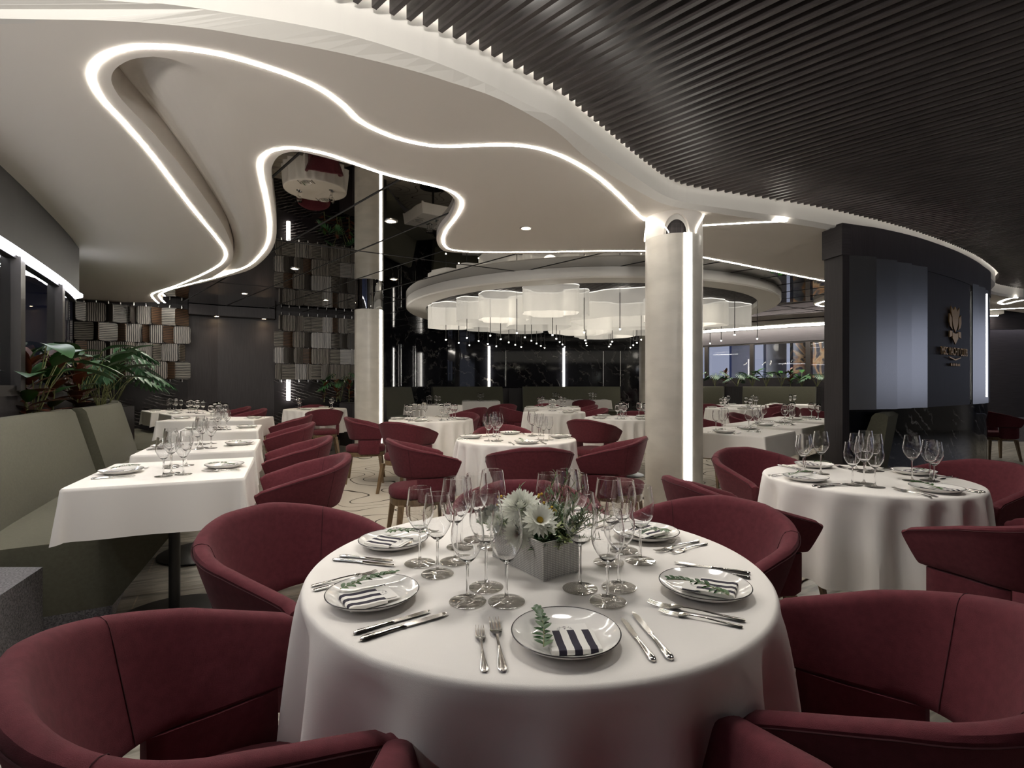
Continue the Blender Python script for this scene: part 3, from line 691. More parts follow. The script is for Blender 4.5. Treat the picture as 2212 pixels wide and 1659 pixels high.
def finscreen(cuts, name_lbl, flare, z0=1.0, z1=2.49):
    q0, _ = podat(cuts[0], .03)
    t = thing('steel_fin_panel', (q0[0], q0[1], 0), 0, name_lbl, 'wall panel')
    for a, b_ in zip(cuts, cuts[1:]):
        A1, _ = podat(a, .015); B1, _ = podat(b_, .015 + flare * (b_ - a) / 50)
        bm = B(); A1 = A1 - q0; B1 = B1 - q0; tn = (B1 - A1).normalized(); nrm = Vector((-tn[1], tn[0], 0)) * .012
        loft(bm, [[(p[0], p[1], z0), (p[0] + nrm[0], p[1] + nrm[1], z0), (p[0] + nrm[0], p[1] + nrm[1], z1), (p[0], p[1], z1)] for p in (A1, B1)])
        new_obj('fin', bm, M['brushed'], t, smooth=False)
finscreen([1822, 1877, 1923, 1957, 1991, 1998], 'row of angled brushed steel fins in the right wall, larger panel', .055)
finscreen([2098, 2105, 2107.5, 2117, 2119, 2126], 'narrow steel fin panel right of the brass lotus emblem', .2)
q, a = podat(2124, .03); bm = B(); box(bm, (0, 0, 1.76), (.018, .02, 1.36), rz=a)
tag(new_obj('wall_light_bar', bm, M['led_col'], smooth=False, loc=(q[0], q[1], 0)), 'glowing vertical light bar beside the narrow steel fins on the right wall', 'wall light')
# lotus emblem with lettering
q, a = podat(2058, .012)
em = thing('wall_emblem', (q[0], q[1], 1.25), a, 'brass lotus emblem with raised lettering on the curved dark wall', 'wall sign')
sc = q[1] / F_ / max(.35, abs(cos(a) + 0 * a)); hs = q[1] / F_
kx = hs / abs((cos(a) - sin(a) * (q[0] / q[1])))
def plate_shape(name, pts, mm, th=.012, sub=None):
    P2 = [((x - 2058) * kx, -(y - CY) * hs) for x, y in pts]
    bm = B(); loft(bm, [[(x, -.002, z) for x, z in P2], [(x, -.002 - th, z) for x, z in P2]])
    return new_obj(name, bm, mm, em, smooth=False)
def ell(cx_, cy_, w_, h_, n=20, pw=1.0): return [(cx_ + w_ * sin(2 * pi * i / n) * (1 - .0), cy_ - h_ * cos(2 * pi * i / n)) for i in range(n)]
cen = [(2058, 663)] + [(2058 + 6.5 * sin(pi * u) ** .8, 663 + 54 * u) for u in (.15, .3, .45, .6, .75, .88)] + [(2058, 718)] + [(2058 - 6.5 * sin(pi * u) ** .8, 663 + 54 * u) for u in (.88, .75, .6, .45, .3, .15)]
plate_shape('centre_petal', cen, M['gold'])
for s in (-1, 1):
    plate_shape('upper_petal', [(2058 + s * x, y) for x, y in ((9, 663), (3.5, 674), (7, 686), (9, 675))], M['gold'])
    plate_shape('side_petal', [(2058 + s * x, y) for x, y in ((12.5, 679), (7.8, 688), (7.5, 704), (6, 713), (11, 707), (13.2, 697))], M['gold'])
    plate_shape('lower_petal', [(2058 + s * x, y) for x, y in ((6.5, 716), (12, 716), (12.5, 730), (7, 727))], M['gold'])
plate_shape('root_petal', [(2052, 719), (2058, 721), (2064, 719), (2064, 731), (2058, 744), (2052, 731)], M['gold'])
plate_shape('chevron', [(2045, 771), (2058, 776), (2070, 771), (2070, 773), (2058, 779), (2045, 773)], M['gold'])
for i in range(6): plate_shape('drop', ell(2049.2 + i * 3.6, 788, 1.1, 3.2, 8), M['gold'])
def text_mesh(s, size_w, size_h, name, mm, parent, loc, th=.006, rx=pi / 2):
    cu = bpy.data.curves.new(name, 'FONT'); cu.body = s; cu.extrude = th; cu.align_x = 'CENTER'
    to = bpy.data.objects.new(name, cu); COL.objects.link(to)
    dg = bpy.context.evaluated_depsgraph_get(); me = bpy.data.meshes.new_from_object(to.evaluated_get(dg))
    bpy.data.objects.remove(to); xs = [v.co.x for v in me.vertices]; ys = [v.co.y for v in me.vertices]
    w0 = max(xs) - min(xs); h0 = max(ys) - min(ys); cxm = (max(xs) + min(xs)) / 2
    for v in me.vertices: v.co = Vector(((v.co.x - cxm) * size_w / w0, (v.co.y - min(ys)) * size_h / h0, v.co.z))
    me.materials.clear(); me.materials.append(mm)
    o = bpy.data.objects.new(name, me); COL.objects.link(o); o.parent = parent; o.location = loc; o.rotation_euler = (rx, 0, 0); return o
text_mesh('MSC YACHT CLUB', 56 * kx, 17 * hs, 'lettering', M['gold'], em, (0, -.006, -(768 - CY) * hs))
# far right wall with cove
bm = B(); wallstrip(bm, [(8.2, 12.6), (9.2, 11.6), (14, 11.0)], .52, 2.8); wallstrip(bm, [(8.2, 12.57), (9.2, 11.57), (14, 10.97)], 0, .52, 1)
slabpath(bm, [(8.2, 12.4), (9.2, 11.4), (14, 10.8)], .1, 2.42, 2.8)
struct('wall_far_right', bm, [M['woodh'], M['stone']], label='dark veneer wall with granite foot at the far right')
l = bpy.data.lights.new('cove_lamp', 'AREA'); l.shape = 'RECTANGLE'; l.size = 3.5; l.size_y = .04; l.energy = 12; l.color = (.95, .92, 1)
lo = bpy.data.objects.new('cove_lamp', l); COL.objects.link(lo); lo.location = (11, 11.25, 2.6); lo.rotation_euler = (0, 0, radians(-7))
# rear and side walls behind the camera
bm = B(); wallstrip(bm, [(-3.5, -4.5), (15, -4.5), (15, -1)], 0, 3.2); wallstrip(bm, [(15, -1), (15, 11)], 0, .8); wallstrip(bm, [(15, 11), (15, 12)], 0, 3.2); wallstrip(bm, [(-3.5, -4.5), (-1.6, -1.9)], 0, 3.2)
struct('wall_rear', bm, M['rear'], label='wall behind the viewer')
for nm, e, loc, rot, sx_, sy_ in (('rear_wall_fill', 40, (5.6, -3.5, 2.7), (radians(-50), 0, 0), 4.0, .2), ('left_deck_fill', 45, (-10.8, 9.5, 2.6), (0, radians(60), 0), 3, 1)):  # added unseen lights for the steel fins' reflection and the left bulkhead
    l = bpy.data.lights.new(nm, 'AREA'); l.shape = 'RECTANGLE'; l.size = sx_; l.size_y = sy_; l.energy = e; l.color = (1, .95, .9)
    lo = bpy.data.objects.new(nm, l); COL.objects.link(lo); lo.location = loc; lo.rotation_euler = rot
# ---------------- added soft area lights above the view, brightening the tables and left front
def lamp(x, y, z, e, size=.45, col=(1, .945, .87)):
    l = bpy.data.lights.new('overhead_fill', 'AREA'); l.shape = 'DISK'; l.size = size; l.energy = e; l.color = col; l.spread = radians(150)
    o = bpy.data.objects.new('overhead_fill', l); COL.objects.link(o); o.location = (x, y, z); o.visible_camera = True; return o
for x, y, z, e in ((.3, 1.9, 2.89, 11), (1.8, 1.9, 2.89, 8), (-1.2, 1.0, 2.74, 3), (-1.95, 1.6, 2.74, 9)):
    lamp(x, y, z, e)
for x, y, e, az, el in ((.1, -2.6, 800, -10, 20), (3.4, -2.4, 420, 6, 22), (-1.0, -2.0, 600, -24, 21)):  # added unseen spots that lift the ceiling brightness
    t = thing('added_uplighter', (x, y, 0), 0, 'added unseen uplighter behind the viewer, lifting the ceiling brightness', 'added fill light', 'added uplighters behind the viewer')
    bm = B(); lathe(bm, [(.14, 0), (.14, .015), (.012, .02), (.012, 1.62), (.03, 1.64), (.30, 1.72), (.31, 1.74), (.28, 1.73), (.0, 1.66)], 40); new_obj('stand', bm, M['metalblk'], t)
    l = bpy.data.lights.new('added_uplight', 'SPOT'); l.energy = e; l.color = (1, .96, .90); l.spot_size = radians(72); l.spot_blend = 1; l.shadow_soft_size = .22
    o = bpy.data.objects.new('added_uplight', l); COL.objects.link(o); o.parent = t; o.location = (0, 0, 1.79)
    o.rotation_euler = (radians(90 + el), 0, radians(-az))
def sstep(a, b, x): t = min(1, max(0, (x - a) / (b - a))); return t * t * (3 - 2 * t)
# ================================================================ FURNITURE PROTOTYPES (each moved to its first place, then copied)
def sgnp(v, e): return math.copysign(abs(v) ** e, v)
def plan(s):                                        # centre line of the barrel shell; s in -1..1, 0 at the back, +-1 at the arm tips
    a = abs(s); L1 = .62
    if a < L1:
        t = a / L1 * pi / 2; x = .262 * sin(t) ** .92; y = -.228 * max(cos(t), 0) ** .85 if t < pi / 2 - 1e-6 else 0
    else:
        u = (a - L1) / (1 - L1); x = .262 - .004 * u; y = .215 * u
    return math.copysign(x, s) if s else 0.0, y
def normal_at(s):
    e = 1e-3; a, b = plan(max(s - e, -1)), plan(min(s + e, 1)); t = Vector((b[0] - a[0], b[1] - a[1])).normalized()
    return Vector((t[1], -t[0]))                    # outward for travel from left tip over the back to the right tip
def ztop(s):
    a = abs(s); return .826 - .145 * (max(0, a - .10) / .90) ** 1.15 - .010 * sstep(.96, 1, a)
def zbot(s):
    a = abs(s); return .538 + .006 * min(1, a / .5)
def sstep_(a, b, x): t = min(1, max(0, (x - a) / (b - a))); return t * t * (3 - 2 * t)
def shellpt(s, h, off):                             # h 0 bottom .. 1 top
    x, y = plan(s); n = normal_at(s)
    lean = (-.045 + .075 * h) * (1 - .40 * sstep(.6, 1, abs(s)))
    z = zbot(s) + (ztop(s) - zbot(s)) * h
    fw = sstep(.70, 1, abs(s)) * (.040 * h - .030)
    return Vector((x + n[0] * (lean + off), y + n[1] * (lean + off) + fw, z))
def shell_ring(s, th=.024):
    H = .845 - .57; pts = []
    prof = [(.00, -.6), (.0, 0), (.02, .55), (.06, .92), (.12, 1), (.35, 1.06), (.65, 1.06), (.88, 1), (.95, .9), (.985, .6), (1.0, .15), (1.0, -.25), (.985, -.65), (.95, -.92), (.88, -1), (.65, -1.0), (.35, -1.0), (.12, -1), (.05, -.95)]
    return [shellpt(s, h, o * th) for h, o in prof]
def chair_proto():
    t = thing('dining_chair', (0, 0, 0))
    bm = B(); ss = [-1 + 2 * i / 56 for i in range(57)]; rings = []
    for s in ss:
        k = 1
        rings.append(shell_ring(s))
    def shrink(r, f, fwd):
        c = sum(r, Vector()) / len(r); return [c + (p - c) * f + Vector((0, fwd, 0)) for p in r]
    r0, r1 = rings[0], rings[-1]
    rings = [shrink(r0, .90, .012)] + [[p + Vector((0, .007, 0)) for p in r0]] + rings + [[p + Vector((0, .007, 0)) for p in r1]] + [shrink(r1, .90, .012)]
    loft(bm, rings); new_obj('backrest', bm, M['wine'], t)
    # stitched seams: under the rolled rim and two upright ones each side
    bm = B(); tube(bm, [shellpt(s, .925, .0262) for s in ss], .0016, 4)
    for s0 in (-.40, .40):
        tube(bm, [shellpt(s0, h, o * .0246) for h, o in [(.03, 1)] + [(.1 * k, 1.04) for k in range(1, 9)] + [(.93, .95), (.975, .8), (1.003, .2), (1.003, -.25), (.975, -.8), (.93, -.95)] + [(.1 * k, -1.02) for k in range(8, 0, -1)] + [(.03, -1)]], .0010, 4)
    new_obj('stitching', bm, M['stitch'], t, smooth=False)
    for sg in (-1, 1):                              # padded panels that carry the shell down to the seat frame
        bm = B(); rr = []
        for i in range(15):
            a = .47 + .512 * i / 14; s = sg * a; x, y = plan(s); n = normal_at(s); ins = -.045 * (1 - .40 * sstep(.6, 1, a))
            e = .5 * (1 - abs(2 * i / 14 - 1)) ; th = .0235 * min(1, .5 + 4 * min(i, 14 - i) / 14)
            zt, zb = .543, .362 + .012 * (1 - min(1, min(i, 14 - i) / 2))
            pr = [(zb + .008, -.7), (zb, 0), (zb + .008, .7), (zb + .05, 1), (zt, 1), (zt, -1), (zb + .07, -1.45), (zb + .015, -1.55)]
            rr.append([Vector((x + n[0] * (ins + o * th), y + n[1] * (ins + o * th) - .030 * sstep(.70, 1, a), z)) for z, o in pr])
        loft(bm, rr); new_obj('side_panel', bm, M['wine'], t)
    def outline(k, n=44, e=.75):
        return [((.206) * k * sgnp(cos(2 * pi * i / n), e), .246 * k * sgnp(sin(2 * pi * i / n), e) - .008) for i in range(n)]
    bm = B(); loft(bm, [[(x, y, z) for x, y in outline(k)] for k, z in ((.90, .388), (.965, .392), (.99, .402), (1.0, .42), (.995, .44), (.965, .456), (.9, .465), (.6, .472), (.25, .474))])
    new_obj('seat', bm, M['wine'], t)
    bm = B(); loft(bm, [[(x, y, z) for x, y in outline(k)] for k, z in ((.86, .335), (.95, .335), (.965, .345), (.965, .386), (.86, .388))]); new_obj('seat_frame', bm, M['oak'], t)
    for sx, sy in ((-1, -1), (1, -1), (1, 1), (-1, 1)):
        bm = B(); rr = []
        for k in range(5):
            u = k / 4; w_ = .021 - .008 * u; cx_, cy_ = sx * (.172 + .050 * u), sy * (.185 + .040 * u) - .01; z = .345 - .345 * u
            rr.append([(cx_ + a * w_, cy_ + b * w_, z) for a, b in ((-1, -1), (1, -1), (1, 1), (-1, 1))])
        loft(bm, rr); new_obj('leg', bm, M['oak'], t, smooth=False)
    return t
CH0 = chair_proto(); regkids(CH0); ch_used = [0]
def chair(x, y, deg, label, group='burgundy dining chairs'):
    o = CH0 if not ch_used[0] else copy_tree(CH0); ch_used[0] += 1
    o.location = (x, y, 0.0065); o.rotation_euler = (0, 0, radians(deg - 90)); tag(o, label, 'chair', group); return o

# tables
def round_cloth(R, seedn, n=15, hem=.36):
    random.seed(seedn); ph = [random.uniform(0, 6.28) for _ in range(4)]
    bm = B(); N = 192; rings = []
    def fold(a): q = .5 + .5 * sin(n * a + 1.1 * sin(2 * a + ph[0]) + .8 * sin(3 * a + ph[1]) + ph[2]); return q ** 1.25 * (.8 + .2 * sin(3 * a + ph[3]))
    rows = [(0, 0, 0, 0)] + [(R * f, 0, 0, 0) for f in (.3, .6, .85, .95)] + [(R - .008, -.0006, 0, 0), (R - .003, -.0025, 0, 0), (R + .0005, -.007, 0, 0), (R + .003, -.015, .0, 0)]
    T = .79 - hem
    rr = [[bm.verts.new((0, 0, 0))]]
    prof = [(R * .3, 0, 0), (R * .6, 0, 0), (R * .85, 0, 0), (R * .95, 0, 0), (R - .008, -.0006, 0), (R - .003, -.0025, 0), (R + .0005, -.007, 0), (R + .003, -.014, .0)]
    for i in range(1, 15):
        u = i / 14; prof.append((R + .003 + .010 * u, -.014 - (T - .014) * u, .10 * (u ** .6)))
    for r_, z, A in prof:
        rr.append([bm.verts.new(((r_ + A * (fold(2 * pi * k / N) - .45)) * cos(2 * pi * k / N), (r_ + A * (fold(2 * pi * k / N) - .45)) * sin(2 * pi * k / N), z)) for k in range(N)])
    for k in range(N): bm.faces.new((rr[0][0], rr[1][k], rr[1][(k + 1) % N]))
    for a, b in zip(rr[1:], rr[2:]):
        for k in range(N): j = (k + 1) % N; bm.faces.new((a[k], b[k], b[j], a[j]))
    return bm
def table_under(x, y, rz, shape, sx, sy, label, poles=((0, 0),)):
    t = thing('dining_table', (x, y, 0.0065), rz, label, 'table')
    bm = B()
    if shape == 'round': lathe(bm, [(sx - .012, .755), (sx - .006, .76), (sx - .006, .776), (sx - .012, .781)], 48)
    else: box(bm, (0, 0, .768), (sx - .012, sy - .012, .026))
    new_obj('tabletop', bm, M['metalblk'], t)
    for px, py in poles:
        bm = B(); lathe(bm, [(.027, .009), (.027, .755)], 24, c=(px, py, 0)); lathe(bm, [(.032, .009), (.032, .03), (.027, .031)], 24, c=(px, py, 0)); new_obj('pole', bm, M['metalblk'], t)
        bm = B(); lathe(bm, [(.29, 0), (.295, .003), (.295, .008), (.288, .0105)], 64, c=(px, py, 0)); new_obj('base_disc', bm, M['metalblk'], t)
    return t
def sq_cloth(a, b, drop, seedn):
    # top sheet and four hanging sides whose corners fall in cones
    random.seed(seedn); bm = B(); per = []; hx, hy = a / 2, b / 2; rc_ = .02; NS = 26
    corners = [(hx, hy, 0), (-hx, hy, pi / 2), (-hx, -hy, pi), (hx, -hy, 3 * pi / 2)]
    for ci, (cx_, cy_, a0) in enumerate(corners):
        for k in range(13):
            an = a0 + pi / 2 * k / 12; per.append((cx_ - math.copysign(rc_, cx_) + rc_ * cos(an), cy_ - math.copysign(rc_, cy_) + rc_ * sin(an), cos(an), sin(an), 1 - abs(k - 6) / 6, 1))
        nx = corners[(ci + 1) % 4]
        for k in range(1, NS):
            u = k / NS; an = a0 + pi / 2
            x0, y0 = cx_ - math.copysign(rc_, cx_) + rc_ * cos(an), cy_ - math.copysign(rc_, cy_) + rc_ * sin(an)
            x1, y1 = nx[0] - math.copysign(rc_, nx[0]) + rc_ * cos(an), nx[1] - math.copysign(rc_, nx[1]) + rc_ * sin(an)
            per.append((x0 + (x1 - x0) * u, y0 + (y1 - y0) * u, cos(an), sin(an), 0, -(1 - min(u, 1 - u) * 2 / .5 if min(u, 1 - u) < .25 else 0)))
    n = len(per); w1, w2 = random.uniform(0, 6), random.uniform(0, 6)
    levels = [0, .02, .05] + [i / 10 for i in range(1, 11)]; rings = []
    for u in levels:
        ring = []
        for i, (x, y, nx_, ny_, c, s) in enumerate(per):
            out_ = .004 + .010 * u + (.032 * c ** .8 * u if s == 1 else .010 * u * sin(i * .35 + w1)) - (.018 * u * (-s) if s <= 0 else 0)
            edge = 0 if u else -.006
            z = -drop * u * (1 + (.05 * c if s == 1 else 0)) - (.004 if u else 0)
            ring.append(bm.verts.new((x + nx_ * (out_ + edge), y + ny_ * (out_ + edge), z)))
        rings.append(ring)
    bm.faces.new(rings[0])
    for p, q in zip(rings, rings[1:]):
        for i in range(n): j = (i + 1) % n; bm.faces.new((p[i], q[i], q[j], p[j]))
    return bm

# glasses
def gl_bowl(h, zb, rmax, rr):
    bm = B(); t = .0007; z0 = zb
    out_ = [(.0035, z0), (.006, z0 + .002), (rmax * .45, z0 + .010), (rmax * .82, z0 + .030), (rmax * .97, z0 + .045), (rmax, z0 + .056), (rmax * .985, z0 + .07), (rr + (rmax - rr) * .55, z0 + (h - z0) * .75), (rr, h)]
    # resample smoothly
    P3 = smooth_path([(a, b, 0) for a, b in out_], 3)
    O = [(p[0], p[1]) for p in P3]
    I = [(max(r_ - t, 0), z) for r_, z in O[::-1] if z > z0 + .0085]
    lathe(bm, [(0, z0 - .0005)] + O + [(rr - t * .5, h + .0003)] + I + [(rmax * .2, z0 + .0065), (0, z0 + .006)], 40, cap=False)
    return bm
def gl_foot():
    bm = B(); lathe(bm, [(0, .0006), (.038, .0006), (.0392, .0012), (.0392, .002), (.036, .0026), (.018, .0040), (.009, .0062), (.0052, .0105), (.0040, .016), (0, .0165)], 40, cap=False); return bm
def gl_stem(zb):
    bm = B(); lathe(bm, [(0, .0170), (.0038, .0172), (.0031, .03), (.0030, zb - .02), (.0036, zb - .002), (0, zb - .0012)], 16, cap=False); return bm
def glass_proto(kind):
    h, zb, rmax, rr = (.217, .098, .0375, .0295) if kind == 'tall' else (.195, .082, .035, .0285)
    t = thing('wine_glass', (0, 0, 0)); new_obj('bowl', gl_bowl(h, zb, rmax, rr), M['glass'], t); new_obj('stem', gl_stem(zb), M['glass'], t); new_obj('foot', gl_foot(), M['glass2'], t)
    return t
GP = {k: glass_proto(k) for k in ('tall', 'short')}
far_me = {}
for k, (h, zb, rmax, rr) in {'tall': (.217, .098, .0375, .0295), 'short': (.195, .082, .035, .0285)}.items():
    bm = B(); t = .0007
    O = [(0, .0006), (.038, .0006), (.038, .003), (.008, .006), (.0035, .014), (.0032, zb - .002), (.006, zb + .003), (rmax * .6, zb + .016), (rmax * .95, zb + .042), (rmax, zb + .056), (rr + (rmax - rr) * .55, zb + (h - zb) * .75), (rr, h)]
    lathe(bm, O + [(r_ - t, z + .0001) for r_, z in O[:6:-1]] + [(0, zb + .008)], 20, cap=False)
    me = bpy.data.meshes.new('wine_glass'); bm.normal_update(); bm.to_mesh(me); bm.free(); me.materials.append(M['glass'])
    for p in me.polygons: p.use_smooth = True
    far_me[k] = me
used = {}
REG = []                                            # (object, table description, kind text, category) for left-to-right labels
def glass(x, y, kind, tdesc, near=True):
    if near:
        o = GP[kind] if kind not in used else copy_tree(GP[kind]); used[kind] = 1
    else:
        o = bpy.data.objects.new('wine_glass', far_me[kind]); COL.objects.link(o)
    o.location = (x, y, TZ + .0006); o.rotation_euler = (0, 0, random.uniform(0, 6)); REG.append((o, tdesc, kind + ' empty wine glass', 'wine glass')); return o
# plate, napkin, card, sprig, cutlery : local +y points to the table centre
def plate_proto():
    t = thing('dinner_plate', (0, 0, 0)); bm = B()
    lathe(bm, [(0, .001), (.055, .001), (.058, .0), (.062, .0015), (.085, .0105), (.0965, .0190), (.0972, .0200), (.0962, .0208), (.084, .0135), (.066, .0062), (.050, .0042), (0, .0036)], 64, cap=False)
    new_obj('dish', bm, M['plate'], t)
    bm = B(); lathe(bm, [(.0957, .0210), (.0976, .0199), (.0979, .0204), (.0966, .0216), (.0957, .0210)], 64, cap=False); tag(new_obj('rim_line', bm, M['rim'], t), 'thin dark rim line')
    return t
def napkin_proto():
    bm = B(); W0, n = .043, 14
    path = [(-.058, .0062), (-.0605, .0085), (-.0605, .0125), (-.058, .0155), (-.05, .0165), (-.04, .0148), (-.02, .0138), (0, .0142), (.018, .0128)]
    base = [(.018, .0075), (-.02, .0068), (-.05, .0066)]
    prof = path + [(.0185, .0102)] + base
    loft(bm, [[(x, y, z) for y, z in prof] for x in [-W0 + 2 * W0 * i / 8 for i in range(9)]])
    o = new_obj('folded_napkin', bm, M['stripe']); return o
def card_proto():
    t = thing('menu_card', (0, 0, 0)); bm = B(); box(bm, (0, .022, .0112), (.074, .036, .0012)); box(bm, (0.002, .026, .0095), (.082, .040, .0012)); new_obj('card', bm, M['white'], t, smooth=False)
    bm = B()
    def leafshape(cx_, cy_, ang, L, w_):
        c, s = cos(ang), sin(ang); pts = [(-L, 0), (0, w_), (L, 0), (0, -w_)]
        bm.faces.new([bm.verts.new((cx_ + x * c - y * s, cy_ + x * s + y * c, .0120)) for x, y in pts])
    for sd in (-1, 1):
        for k in range(7):
            a = pi / 2 + sd * (.55 + k * .27); rr_ = .0115
            leafshape(rr_ * cos(a), .0185 + rr_ * sin(a), a + sd * .5, .0021, .0006); leafshape((rr_ + .0028) * cos(a + sd * .1), .0185 + (rr_ + .0028) * sin(a + sd * .1), a - sd * .6, .0019, .0006)
    for x, h in ((-.0032, .002), (-.0016, .0032), (0, .0046), (.0016, .0032), (.0032, .002)):
        bm.faces.new([bm.verts.new((p[0], p[1], .0120)) for p in ((x - .001, .0292), (x + .001, .0292), (x, .0292 + h))])
    leafshape(0, .0238, 0, .0026, .0011); leafshape(0, .0222, 0, .0014, .0009)
    tag(new_obj('printed_wreath', bm, M['ink'], t, smooth=False), 'printed dark laurel wreath')
    if True:
        bm = B(); box(bm, (-.039, .026, .0112), (.004, .034, .0016)); tag(new_obj('ribbon_edge', bm, M['navy'], t, smooth=False), 'navy edge')
    return t
def leaf_face(bm, base, d, up, L, w_, mi=0, bend=.15, seg_=4):
    # a pointed leaf made of two rows of quads, bent along its length
    d = d.normalized(); side = d.cross(up).normalized(); upn = side.cross(d).normalized(); L0 = []
    for i in range(seg_ + 1):
        u = i / seg_; wd = w_ * sin(pi * min(1, u * .92 + .06)) ** .8
        c = base + d * (L * u) + upn * (-bend * L * u * u)
        L0.append((bm.verts.new(c - side * wd + upn * wd * .25), bm.verts.new(c), bm.verts.new(c + side * wd + upn * wd * .25)))
    for a, b in zip(L0, L0[1:]):
        bm.faces.new((a[0], a[1], b[1], b[0])).material_index = mi; bm.faces.new((a[1], a[2], b[2], b[1])).material_index = mi
def sprig_proto():
    t = thing('olive_sprig', (0, 0, 0)); pts = [Vector((-.048 + .008 * sin(u * 3), -.055 + .125 * u, .0165 + .008 * sin(u * pi) + .010 * u)) for u in [i / 8 for i in range(9)]]
    bm = B(); tube(bm, pts, .0009, 5); new_obj('twig', bm, M['stem'], t)
    bm = B(); random.seed(5)
    for i in range(26):
        u = i / 25; p = pts[int(u * 7.99)].lerp(pts[min(8, int(u * 7.99) + 1)], u * 8 % 1); sd = -1 if i % 2 else 1
        an = radians(90 - sd * (58 - 35 * u) + random.uniform(-12, 12)); d = Vector((cos(an), sin(an), random.uniform(.0, .45)))
        leaf_face(bm, p, d, Vector((0, 0, 1)), random.uniform(.016, .023) * (1.1 - .25 * u), .0052, 0 if random.random() < .88 else 1)
    new_obj('leaves', bm, [M['gleaf'], M['sleaf']], t); return t
def fork_proto(L):
    t = thing('dinner_fork', (0, 0, 0)); k = L / .19; bm = B(); sec = []
    for y, w_, z in ((-.095, .0005, .0032), (-.0935, .005, .0032), (-.086, .0078, .0032), (-.07, .0066, .0036), (-.045, .0040, .0048), (-.015, .0026, .0066), (.012, .0026, .0072), (.022, .0036, .0066)):
        sec.append([(x * w_ * k, y * k, z * k + dz) for x, dz in ((-1, 0), (-.6, .0013), (.6, .0013), (1, 0), (.6, -.0008), (-.6, -.0008))])
    loft(bm, sec); new_obj('handle', bm, M['silver'], t)
    bm = B(); sec = []
    for y, w_, z in ((.022, .0036, .0066), (.030, .0095, .0048), (.040, .0115, .0032), (.046, .0118, .0028)):
        sec.append([(x * w_ * k, y * k, z * k + dz) for x, dz in ((-1, .0012), (-.5, .0006), (.5, .0006), (1, .0012), (.5, -.0006), (-.5, -.0006))])
    loft(bm, sec)
    for i in range(4):
        cx_ = (-.0088 + .00587 * i); rr = []
        for y, w_, z in ((.045, .0016, .0028), (.06, .0014, .0024), (.078, .0012, .0034), (.092, .0005, .0066)):
            rr.append([((cx_ + a * w_) * k, y * k, z * k + b * .0007) for a, b in ((-1, -1), (1, -1), (1, 1), (-1, 1))])
        loft(bm, rr)
    new_obj('head', bm, M['silver'], t); return t
def knife_proto(L):
    t = thing('table_knife', (0, 0, 0)); k = L / .18; bm = B(); sec = []
    for y, w_, h in ((-.090, .001, .0028), (-.088, .0055, .0034), (-.080, .0082, .0040), (-.06, .0066, .0042), (-.03, .0046, .0040), (-.008, .0040, .0036), (-.004, .0058, .0038), (.000, .0058, .0036)):
        sec.append([(w_ * cos(a) * k, y * k, h * k + h * .85 * k * sin(a)) for a in [2 * pi * i / 10 for i in range(10)]])
    loft(bm, sec); new_obj('handle', bm, M['silver'], t)
    bm = B(); sec = []
    for y, x0, x1 in ((.0, -.0045, .0045), (.012, -.0052, .0058), (.04, -.0052, .0072), (.066, -.005, .0074), (.08, -.0044, .0058), (.088, -.002, .003), (.090, 0, .001)):
        sec.append([(x0 * k, y * k, .0036 * k), (x0 * k, y * k, .0052 * k), (x1 * k, y * k, .0044 * k), (x1 * k, y * k, .0038 * k)])
    loft(bm, sec); new_obj('blade', bm, M['silver'], t); return t
PROTO = {'plate': (plate_proto(), 'white plate with dark rim', 'plate'), 'napkin': (napkin_proto(), 'folded navy and white striped napkin', 'napkin'), 'card': (card_proto(), 'small white menu card with laurel wreath', 'card'),
         'sprig': (sprig_proto(), 'green olive leaf sprig', 'sprig'), 'fork': (fork_proto(.19), 'larger steel fork', 'fork'), 'fork2': (fork_proto(.158), 'smaller steel fork', 'fork'), 'knife': (knife_proto(.178), 'larger steel knife', 'knife'), 'knife2': (knife_proto(.158), 'smaller steel knife', 'knife')}
regkids(None)
def put(kind, x, y, z, rz, tdesc):
    p, txt, cat = PROTO[kind]
    o = p if kind not in used else copy_tree(p); used[kind] = 1
    o.location = (x, y, z); o.rotation_euler = (0, 0, rz); REG.append((o, tdesc, txt, cat)); return o
def setting(cx_, cy_, ang, tdesc, full=True):
    # ang: direction (radians) from the plate to the table centre
    rz = ang - pi / 2; c, s = cos(rz), sin(rz)
    def L(x, y): return cx_ + x * c - y * s, cy_ + x * s + y * c
    put('plate', cx_, cy_, TZ + .0008, rz, tdesc)
    x, y = L(.008, -.004); put('napkin', x, y, TZ + .0008, rz, tdesc)
    put('sprig', *L(.0, .0), TZ + .004, rz, tdesc)
    if full:
        put('card', *L(.002, -.002), TZ + .0008, rz, tdesc)
        put('fork', *L(-.121, .002), TZ + .0006, rz + .03, tdesc); put('fork2', *L(-.150, -.012), TZ + .0006, rz + .03, tdesc)
        put('knife2', *L(.128, -.004), TZ + .0006, rz + .05, tdesc); put('knife', *L(.158, .008), TZ + .0006, rz + .05, tdesc)
    elif full is None:
        put('fork', *L(-.121, .002), TZ + .0006, rz, tdesc); put('knife', *L(.128, -.004), TZ + .0006, rz, tdesc)
def trio(x, y, a, tdesc, near=True, n=3):
    for k, (kind, dx, dy) in enumerate((('short', -.042, -.03), ('short', .042, -.03), ('tall', 0, .045))[:n] if n == 3 else (('short', -.042, 0), ('tall', .042, .0))):
        glass(x + dx * cos(a) - dy * sin(a), y + dx * sin(a) + dy * cos(a), kind, tdesc, near)
